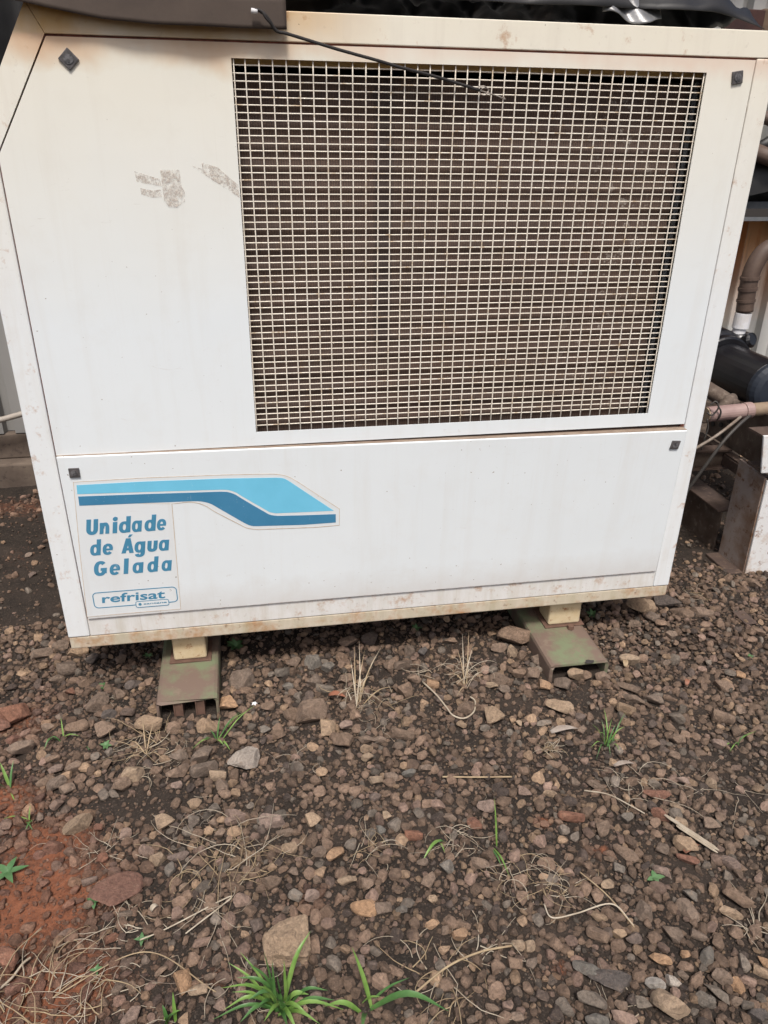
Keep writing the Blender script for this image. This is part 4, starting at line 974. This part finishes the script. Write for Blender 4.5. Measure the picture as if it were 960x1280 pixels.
def free(x, y, r, k):
    i, j = int(x // CELL), int(y // CELL)
    for a in (-1, 0, 1):
        for b in (-1, 0, 1):
            for X, Y, Q in cells.get((i + a, j + b), ()):
                if (X - x) ** 2 + (Y - y) ** 2 < (k * (Q + r)) ** 2: return False
    return True
PAL = np.array([COLS[c] for c in 'bbbtpbgdbb'])
def stuff(name, counts, rmin, rmax, sub, nproto, k, density, label, tone, reg=True, sink=.48):
    iv, ifc = ico(sub)
    pv = np.stack([rock(iv, rng, (7, 12), .42, .80, .02 if sub > 1 else 0) for _ in range(nproto)])
    xs, ys = sample(counts, True); x2, y2 = sample(counts // 4, False)
    xs = np.concatenate([xs, x2]); ys = np.concatenate([ys, y2])
    bz = bare(xs, ys); keep = rng.random(len(xs)) > bz * density
    xs, ys = xs[keep], ys[keep]
    rs = rmin + (rmax - rmin) * rng.random(len(xs)) ** 1.6
    sel = []
    for i in range(len(xs)):
        if free(xs[i], ys[i], rs[i], k):
            sel.append(i)
            if reg: put(xs[i], ys[i], rs[i])
    xs, ys, rs = xs[sel], ys[sel], rs[sel]; n = len(xs)
    ax = rs[:, None] * np.stack([rng.uniform(.85, 1.35, n), rng.uniform(.7, 1.05, n), rng.uniform(.55, 1.0, n)], -1)
    th = rng.uniform(0, 2 * np.pi, n); tl = rng.normal(0, .22, n); c, s = np.cos(th), np.sin(th)
    V = pv[rng.integers(0, nproto, n)] * ax[:, None, :]
    ct, st = np.cos(tl)[:, None], np.sin(tl)[:, None]
    X, Y, Z = V[..., 0], V[..., 1] * ct - V[..., 2] * st, V[..., 1] * st + V[..., 2] * ct
    V = np.stack([X * c[:, None] - Y * s[:, None], X * s[:, None] + Y * c[:, None], Z], -1)
    hz = hgt(xs, ys) + ax[:, 2] * sink + .012 * heaped(xs, ys) * rng.random(n)
    V += np.stack([xs, ys, hz], -1)[:, None, :]
    nv = pv.shape[1]
    Fc = (ifc[None] + (np.arange(n) * nv)[:, None, None]).reshape(-1, 3)
    col_ = np.array([1.05, 1.0, .97]) * PAL[rng.integers(0, len(PAL), n)] * (tone * (.62 + .76 * rng.random(n) ** 1.3) * (.8 + .4 * (rs - rmin) / (rmax - rmin)))[:, None]
    rd_ = red_at(xs, ys)[:, None]
    col_ = col_ * (1 - .55 * rd_) + np.array([.215, .085, .05]) * .55 * rd_
    gx = np.clip((xs - .75) / .5, 0, 1)[:, None] * np.clip((-.25 - ys) / .4, 0, 1)[:, None]
    col_ = col_ * (1 - .35 * gx) + np.array([.17, .145, .115]) * .35 * gx
    me = bpy.data.meshes.new(name)
    me.vertices.add(n * nv); me.vertices.foreach_set('co', V.ravel())
    me.loops.add(Fc.size); me.loops.foreach_set('vertex_index', Fc.ravel().astype(np.int32))
    me.polygons.add(len(Fc)); me.polygons.foreach_set('loop_start', np.arange(len(Fc)) * 3)
    me.polygons.foreach_set('use_smooth', np.zeros(len(Fc), bool)); me.update()
    at_ = me.color_attributes.new('tint', 'FLOAT_COLOR', 'POINT')
    at_.data.foreach_set('color', np.concatenate([np.repeat(col_, nv, 0), np.ones((n * nv, 1))], 1).ravel())
    me.materials.append(M['gravel'])
    o = bpy.data.objects.new(name, me); col.objects.link(o); tag(o, label, 'gravel', None, 'stuff')
    print('STUFF', name, n, len(Fc))
stuff('coarse_gravel', 15500, .0064, .0140, 2, 24, .74, .98, 'coarse brown gravel spread over the ground', 1.06)
stuff('gravel', 19000, .0036, .0066, 2, 20, .70, .93, 'medium brown gravel filling the ground between the stones', .90)
stuff('fine_gravel', 34000, .0020, .0038, 1, 24, .62, .80, 'fine grit between the gravel', .76, True, .4)
stuff('grit', 22000, .0011, .0022, 1, 16, .5, .35, 'tiny crumbs of grit and earth on the soil', .58, False, .3)
# ------------------------------------------------------------------ plants, straw, litter
def gp(u, v, dz=0.0):
    p = onz(u, v, -.682); p = onz(u, v, float(hgt(p.x, p.y))); return Vector((p.x, p.y, float(hgt(p.x, p.y)) + dz))
rs = random.Random(5)
def arc(p, az, L, rise, droop, n=9, curl=0.0):
    """blade centre line: leaves the root at angle `rise`, bends down by `droop`"""
    out = [p]; el = rise; a = az
    for i in range(n - 1):
        el -= droop / (n - 1); a += curl / (n - 1)
        out.append(out[-1] + Vector((math.cos(a) * math.cos(el), math.sin(a) * math.cos(el), math.sin(el))) * (L / (n - 1)))
    return [Vector((q.x, q.y, max(q.z, p.z - .002 + .004 * (i > 1)))) for i, q in enumerate(out)]
def to_pix(p0, u, v, z):     # point of given height above the ground on the line of sight
    return onz(u, v, p0.z + z)
def grass(u, v, blades, label, mats=('grass', 'grass_dark'), name='grass_tuft'):
    """blades: (u, v, height above ground of the tip, width, bow)"""
    p = gp(u, v, -.004); o = thing(name, p, label, 'grass', 'green grass tufts on the gravel')
    for i, (tu, tv, tz, wd, bow) in enumerate(blades):
        q = to_pix(p, tu, tv, tz); r0 = p + Vector((rs.uniform(-.01, .01), rs.uniform(-.008, .008), 0))
        mid = (r0 + q) / 2 + Vector((0, 0, bow)); pts = spline([r0, mid, q], 10)
        MB().blade(pts, wd, None, rs.uniform(.15, .35)).build('blade', M[mats[i % len(mats)]], o, smooth=True)
    return o
grass(352, 1262, [(388, 1164, .10, .0085, .03), (296, 1222, .07, .008, .03), (285, 1203, .09, .006, .02), (312, 1205, .10, .007, .02), (386, 1243, .045, .011, .025), (345, 1215, .12, .007, .01), (280, 1262, .03, .008, .03), (300, 1278, .03, .009, .025),
                  (322, 1232, .09, .008, .02), (418, 1250, .03, .009, .02), (330, 1277, .05, .008, .02), (365, 1240, .08, .006, .01), (372, 1290, .04, .009, .02), (310, 1250, .06, .009, .03), (400, 1280, .04, .007, .02), (340, 1200, .13, .005, .01), (290, 1240, .05, .006, .02), (360, 1285, .07, .008, .01), (300, 1190, .10, .0055, .015), (330, 1190, .13, .005, .01), (276, 1235, .05, .006, .03), (410, 1238, .05, .0075, .03), (430, 1262, .02, .008, .03), (265, 1275, .02, .007, .03), (355, 1200, .11, .0055, .01), (322, 1258, .06, .009, .02), (385, 1268, .04, .009, .02), (345, 1248, .08, .009, .01), (306, 1228, .08, .0075, .02)],
      'big fresh green grass tuft at the bottom edge in front of the pale block')
grass(458, 1260, [(440, 1184, .11, .0085, .01), (561, 1264, .03, .0125, .045), (405, 1258, .02, .010, .02), (512, 1222, .05, .005, .01), (476, 1246, .04, .005, .01), (452, 1290, .04, .008, .01)],
      'green grass with one upright and one long arching blade, bottom centre')
grass(617, 1060, [(618, 998, .11, .0042, .005), (628, 1085, .01, .004, .01), (637, 1096, .01, .004, .01)], 'single upright green grass blade growing near the middle of the gravel')
grass(553, 1052, [(527, 1078, .006, .0075, .018), (547, 1053, .02, .006, .008), (556, 1066, .006, .004, .006)], 'short bright green blade bent over on the gravel, centre')
grass(758, 932, [(740, 905, .06, .003, .01), (782, 890, .05, .003, .012), (755, 885, .06, .003, .012), (770, 905, .05, .0035, .01), (748, 915, .04, .003, .012), (776, 925, .03, .003, .012), (738, 935, .02, .003, .016), (763, 945, .01, .003, .02), (781, 908, .04, .0035, .014), (752, 900, .05, .0025, .012), (765, 898, .06, .0025, .008), (745, 950, .01, .0025, .02), (775, 940, .015, .003, .02)],
      'thin green grass tuft in front of the right channel beam')
grass(918, 932, [(905, 935, .01, .0035, .012), (935, 918, .02, .003, .01), (945, 914, .02, .003, .008), (925, 922, .03, .003, .006), (912, 940, .006, .0035, .01)], 'small pale green grass sprig lying at the right edge of the gravel')
grass(75, 926, [(76, 896, .05, .0035, .004), (55, 937, .01, .006, .018), (100, 920, .015, .0045, .012), (62, 922, .02, .004, .01)], 'small green grass sprig left of the left channel beam')
grass(272, 925, [(240, 936, .01, .0045, .015), (300, 890, .04, .004, .012), (320, 880, .05, .0035, .012), (275, 895, .05, .004, .006), (288, 938, .006, .0055, .01), (262, 912, .03, .004, .008), (280, 932, .01, .006, .012), (252, 930, .01, .003, .02), (310, 888, .03, .003, .015)], 'green grass with a small white flower in front of the left channel beam')
grass(14, 985, [(0, 953, .05, .007, .004), (17, 950, .05, .005, .006), (22, 1010, .0, .003, .006), (-15, 990, .02, .007, .02)], 'green grass blades at the left edge of the gravel')
grass(36, 1026, [(38, 1006, .03, .003, .004), (30, 1045, .0, .003, .01), (0, 1025, .006, .003, .012), (42, 1040, .0, .003, .008)], 'dry greenish sprig at the left edge')
grass(212, 1285, [(216, 1240, .05, .006, .006), (203, 1256, .04, .006, .01), (226, 1262, .04, .006, .012), (218, 1268, .05, .007, .012), (205, 1275, .03, .006, .015)], 'small bright green sprout at the bottom edge left of the big tuft')
grass(447, 884, [(443, 806, .085, .0030, .004), (449, 800, .095, .0028, .004), (456, 812, .08, .0028, .006), (438, 822, .07, .003, .006), (470, 818, .05, .0028, .02), (478, 806, .06, .003, .016), (462, 842, .05, .003, .012), (430, 858, .03, .003, .012), (495, 858, .01, .004, .02), (452, 830, .07, .003, .01)],
      'tall pale dry stalks standing upright under the front edge of the machine', ('straw', 'straw_pale'), 'dry_stalks')
grass(582, 862, [(578, 792, .10, .0028, .006), (586, 788, .10, .0028, .008), (592, 806, .09, .003, .012), (572, 812, .07, .003, .012), (604, 840, .04, .003, .02), (560, 842, .03, .0035, .02), (596, 852, .03, .003, .022), (570, 872, .01, .003, .02)],
      'pale dry stalks standing left of the right channel beam', ('straw_pale', 'straw'), 'dry_stalks')
grass(180, 945, [(178, 896, .05, .0028, .006), (192, 902, .045, .0028, .006), (160, 925, .02, .003, .015), (205, 950, .02, .003, .02), (152, 956, .005, .003, .02), (214, 938, .02, .003, .015)],
      'short dry stalks standing on the stones in front of the left channel beam', ('straw',), 'dry_stalks')
fl = onz(318, 880, -.64)
fo = thing('white_flower', fl, 'tiny white flower on the grass by the left channel beam', 'flower', None)
for i in range(5):
    a = R(72 * i); MB().blade([fl, fl + Vector((math.cos(a) * .004, math.sin(a) * .004, .002)), fl + Vector((math.cos(a) * .008, math.sin(a) * .008, .001))], .006, None, .1).build('petal', M['pvc'], fo)
def weed(u, v, n, L, wd, label, el=.5, mat='weed'):
    p = gp(u, v); o = thing('weed', p, label, 'weed', 'small leafy weeds on the gravel')
    MB().tube([p, p + Vector((0, 0, L * .35))], .0012, 5).build('stem', M[mat], o)
    for i in range(n):
        a = 2 * math.pi * i / n + rs.uniform(-.4, .4)
        MB().blade(arc(p + Vector((0, 0, L * .3)), a, L * rs.uniform(.75, 1.15), el + rs.uniform(-.2, .25), .6, 6), wd, None, .12).build('leaf', M[mat], o, smooth=True)
weed(10, 1096, 5, .036, .013, 'four leaved weed with long leaves at the left edge on red soil', .45)
weed(118, 1129, 5, .017, .009, 'small round leaved weed right of the red soil patch')
weed(178, 1177, 4, .018, .007, 'tiny weed among roots below the flat reddish slab')
weed(133, 934, 6, .016, .009, 'small leafy green weed left of the left beam')
weed(113, 936, 4, .009, .005, 'tiny weed sprout beside the leafy one left of the left beam')
weed(128, 860, 7, .016, .008, 'small leafy weed among stones below the left corner of the machine')
weed(186, 822, 6, .016, .007, 'tiny weed under the machine left of the left beam')
weed(740, 772, 8, .024, .010, 'small weed right of the right foot of the machine', .8)
weed(520, 788, 6, .018, .009, 'tiny weed in the shade under the middle of the machine', .7)
weed(818, 1100, 4, .018, .011, 'small green leaf beside the smooth pink stone')
weed(120, 1215, 4, .014, .006, 'tiny weed on the reddish soil at the lower left')
weed(938, 822, 4, .012, .007, 'bluish green weed on the gravel at the right edge')
weed(295, 812, 16, .030, .014, 'leafy green weed under the machine right of the left beam', .75)

def straw(mb, p, az, L, r, el=0.2, bend=1.0, n=9):
    q = p.copy(); a = az; e = el; pts = [q.copy()]
    da, de = rs.gauss(0, bend * .75) / n, -(el * 1.6 + rs.random() * .4) / n
    for i in range(n):
        q = q + Vector((math.cos(a) * math.cos(e), math.sin(a) * math.cos(e), math.sin(e))) * (L / n)
        g = float(hgt(q.x, q.y)) + .004
        if q.z < g: q.z = g + .002 * rs.random(); e = max(e, rs.uniform(-.1, .25))
        a += da + rs.gauss(0, .12) + (rs.uniform(-1.1, 1.1) if rs.random() < .09 else 0); e += de
        pts.append(q.copy())
    mb.tube(pts, [r * (1 - .55 * i / n) for i in range(n + 1)], 4, False)
def clump(u, v, n, spread, L, r, label, mat='straw', el=(.1, .9), bend=1.2, az=None, cat='dry grass', name='dry_grass'):
    p = gp(u, v); o = thing(name, p, label, cat, 'dry straw and grass on the gravel')
    for k in range(max(1, round(n * .75 / 7))):
        mb = MB()
        for i in range(7):
            s = p + Vector((rs.gauss(0, spread), rs.gauss(0, spread * .8), .003)); s.z = float(hgt(s.x, s.y)) + .004
            straw(mb, s, rs.uniform(0, 6.28) if az is None else az + rs.gauss(0, .5), L * rs.uniform(.5, 1.25), r * rs.uniform(.45, .95), rs.uniform(*el), bend)
        mb.build('stalks', M[mat if k % 3 else 'straw_pale'], o, smooth=True)
    return o
clump(445, 868, 21, .016, .10, .0014, 'tall dry stalks standing under the edge of the machine, centre', 'straw', (.7, 1.5), .8)
clump(470, 885, 21, .03, .09, .0011, 'dry stalks lying on the dark soil in front of the tall ones', 'straw', (.0, .5), 1.4, None)
clump(583, 845, 28, .016, .085, .0012, 'dry straw tuft hanging down under the machine left of the right beam', 'straw_pale', (.5, 1.5), 1.6)
clump(545, 845, 7, .02, .09, .0016, 'pale twisted stalks between the two dry tufts under the machine', 'straw_pale', (.05, .4), 1.8)
clump(190, 930, 28, .022, .11, .0013, 'straw and stalks lying over the stones in front of the left beam', 'straw', (.0, .6), 1.5)
clump(205, 955, 14, .03, .10, .0012, 'pale curled roots on the stones below the left beam', 'straw_pale', (.0, .3), 2.2)
clump(295, 1065, 42, .032, .15, .0012, 'big tangle of dry straw left of the centre', 'straw', (.0, .7), 2.2)
clump(270, 1110, 28, .035, .14, .0012, 'straw curls lying below the big tangle', 'straw', (.0, .35), 2.4)
clump(165, 1165, 21, .04, .13, .0011, 'thin pale roots spread below the flat reddish slab', 'straw_pale', (.0, .3), 2.2)
clump(150, 1215, 14, .05, .12, .0010, 'fine dry stems on the reddish soil at the lower left', 'root', (.0, .3), 2.0)
clump(30, 1262, 63, .045, .11, .0015, 'mass of dry grass in the bottom left corner', 'straw', (.1, 1.1), 1.6)
clump(120, 1262, 21, .03, .09, .0017, 'broad dry blades curling beside the bottom left straw mass', 'straw', (.1, .8), 2.2)
clump(687, 940, 35, .010, .045, .0011, 'blond straw tuft in front of the right beam', 'straw', (.1, 1.2), 2.4)
clump(690, 1115, 35, .024, .08, .0012, 'dry grass clump with long stems, right of centre', 'straw', (.0, .8), 1.8)
clump(640, 1090, 21, .02, .07, .0011, 'dry straw at the foot of the single upright blade', 'straw', (.0, .7), 1.8)
clump(470, 1060, 21, .022, .08, .0010, 'fine straw tangle on the gravel at the centre', 'straw', (.0, .5), 2.2)
clump(575, 1050, 14, .025, .09, .0011, 'dry stems lying behind the bent green blade', 'straw_pale', (.0, .3), 1.5)
clump(545, 1235, 28, .035, .10, .0014, 'dry stalks and curled blades at the bottom, right of the big tuft', 'straw', (.0, .5), 1.6)
clump(590, 1200, 7, .02, .12, .0014, 'pale roots running right along the gravel at the lower centre', 'straw_pale', (.0, .15), 1.0, .1)
clump(790, 985, 14, .035, .11, .0010, 'pale thin roots looping over stones at the right', 'straw_pale', (.0, .4), 2.4)
clump(945, 1160, 14, .015, .08, .0013, 'pale straws at the right edge of the gravel', 'straw_pale', (.0, .4), .8)
clump(870, 745, 14, .02, .07, .0010, 'dry weed stalks right of the machine corner', 'straw', (.1, .9), 1.6)
clump(330, 1230, 21, .035, .08, .0012, 'dry straw around the foot of the big green tuft', 'straw_pale', (.0, .7), 2.0)
clump(130, 880, 14, .02, .05, .0009, 'small dry weed stalks among stones below the left corner of the machine', 'root', (.1, .8), 1.8)
clump(470, 915, 14, .03, .07, .0009, 'fine roots on the gravel in front of the dark soil', 'root', (.0, .3), 2.0)
clump(250, 1020, 14, .02, .045, .0008, 'small grey root tangle on the gravel', 'root', (.0, .7), 2.6)
clump(380, 945, 21, .03, .06, .0009, 'fine grey roots right of the white crusted stone', 'root', (.0, .6), 2.4)
clump(120, 1065, 14, .03, .07, .0010, 'grey dead stems behind the flat reddish slab', 'straw_pale', (.0, .5), 1.8)
clump(770, 1265, 7, .03, .09, .0011, 'thin pale stems at the bottom right', 'straw_pale', (.0, .2), 1.0)
clump(905, 985, 7, .03, .12, .0010, 'thin stems lying on the bare soil at the right', 'straw', (.0, .2), .8)
def stalk(pts, r, label, mat='straw_pale', flat_=0, name='dry_stalk', cat='stalk'):
    P_ = []
    for u, v, dz in pts: p = gp(u, v); P_.append(to_pix(p, u, v, dz))
    o = MB().tube(spline(P_, 30), r, 6).build(name, M[mat], smooth=True)
    return tag(o, label, cat)
stalk([(528, 852, .012), (545, 868, .014), (558, 884, .010), (566, 894, .010), (580, 898, .010), (592, 890, .010), (594, 877, .012), (588, 871, .012)], .0022, 'pale looped stalk lying round a stone in the centre')
stalk([(553, 971, .010), (595, 971.5, .010), (640, 971, .010)], .0020, 'straight yellow straw lying across the gravel', 'straw')
stalk([(270, 1240, .01), (180, 1190, .012), (60, 1250, .010)], .0011, 'long thin stem crossing the lower left soil', 'straw')
stalk([(232, 1167, .008), (290, 1120, .014), (210, 1160, .010), (175, 1175, .010)], .0014, 'white root lying below the straw tangle')
stalk([(-5, 1240, .012), (15, 1222, .012), (28, 1205, .014), (38, 1197, .01)], .0022, 'pale thick stalk at the left edge', 'straw_pale')
stalk([(680, 1130, .012), (690, 1147, .012), (720, 1142, .014), (765, 1130, .014), (792, 1157, .008)], .0015, 'long bent straw right of the dry clump')
stalk([(725, 1090, .014), (760, 1120, .014), (793, 1159, .008)], .0013, 'straight straw leaning right of the dry clump', 'straw')
stalk([(730, 988, .012), (760, 993, .016), (790, 1008, .014), (806, 1017, .010)], .0014, 'white root lying behind the reddish stones at the right')
stalk([(520, 1240, .012), (560, 1208, .02), (600, 1190, .016), (640, 1182, .012)], .0020, 'thick pale stem running up right at the bottom', 'straw')
# splinter, strips, leaves
a_, b2 = gp(829, 1026, .014), gp(897, 1070, .012); dr = (b2 - a_).normalized(); sd = dr.cross(Vector((0, 0, 1))).normalized()
spl = MB()
for i, (k0, k1, wd, zz) in enumerate(((0, .8, .0035, 0), (.0, 1.0, .005, .0035), (.25, 1.0, .004, .001))):
    o_ = sd * (i - 1) * .0048; p0, p1 = a_ + (b2 - a_) * k0 + o_ + Vector((0, 0, zz)), a_ + (b2 - a_) * k1 + o_ + Vector((0, 0, zz))
    spl.tube([p0, p0 + (p1 - p0) * .1, p0 + (p1 - p0) * .9, p1], [wd * .4, wd * .75, wd * .7, wd * .2], 5)
tag(spl.build('wood_splinter', M['straw_pale']), 'pale wood splinter lying on the stones at the right', 'splinter')
def dryleaf(u, v, L, wd, az, label, mat='leaf_dry'):
    p = gp(u, v, .016); pts = [p + Vector((math.cos(az), math.sin(az), 0)) * L * (t - .5) + Vector((0, 0, .006 * math.sin(t * 3.1))) for t in np.linspace(0, 1, 8)]
    tag(MB().blade(pts, wd, None, .35).build('dry_leaf', M[mat], smooth=True, solid=.0006), label, 'leaf')
dryleaf(422, 877, .045, .018, -.3, 'curled red brown leaf under the machine beside the tall stalks')
dryleaf(705, 920, .070, .018, .05, 'pale grey dry leaf beside the blond straw tuft', 'leaf_pink')
dryleaf(779, 963, .050, .012, .0, 'pale dry leaf on the gravel at the right of the yellow straw', 'leaf_pink')
dryleaf(857, 859, .025, .012, 1.0, 'small curled red leaf on the right gravel heap')
dryleaf(863, 1068, .040, .014, .3, 'curled reddish leaf under the tan stone by the wood splinter')
dryleaf(780, 835, .03, .014, 1.2, 'yellowish dry leaf right of the right channel beam', 'straw')
dryleaf(195, 1143, .014, .010, .6, 'tiny cream dry leaf below the flat reddish slab', 'straw_pale')
p = gp(929, 774, .006)
tag(MB().box(p.x - .016, p.x + .022, p.y - .035, p.y + .035, p.z, p.z + .003).build('rusty_strip', M['rust'], bevel=.001), 'flat rusty steel strip lying on the gravel at the right edge', 'steel strip')
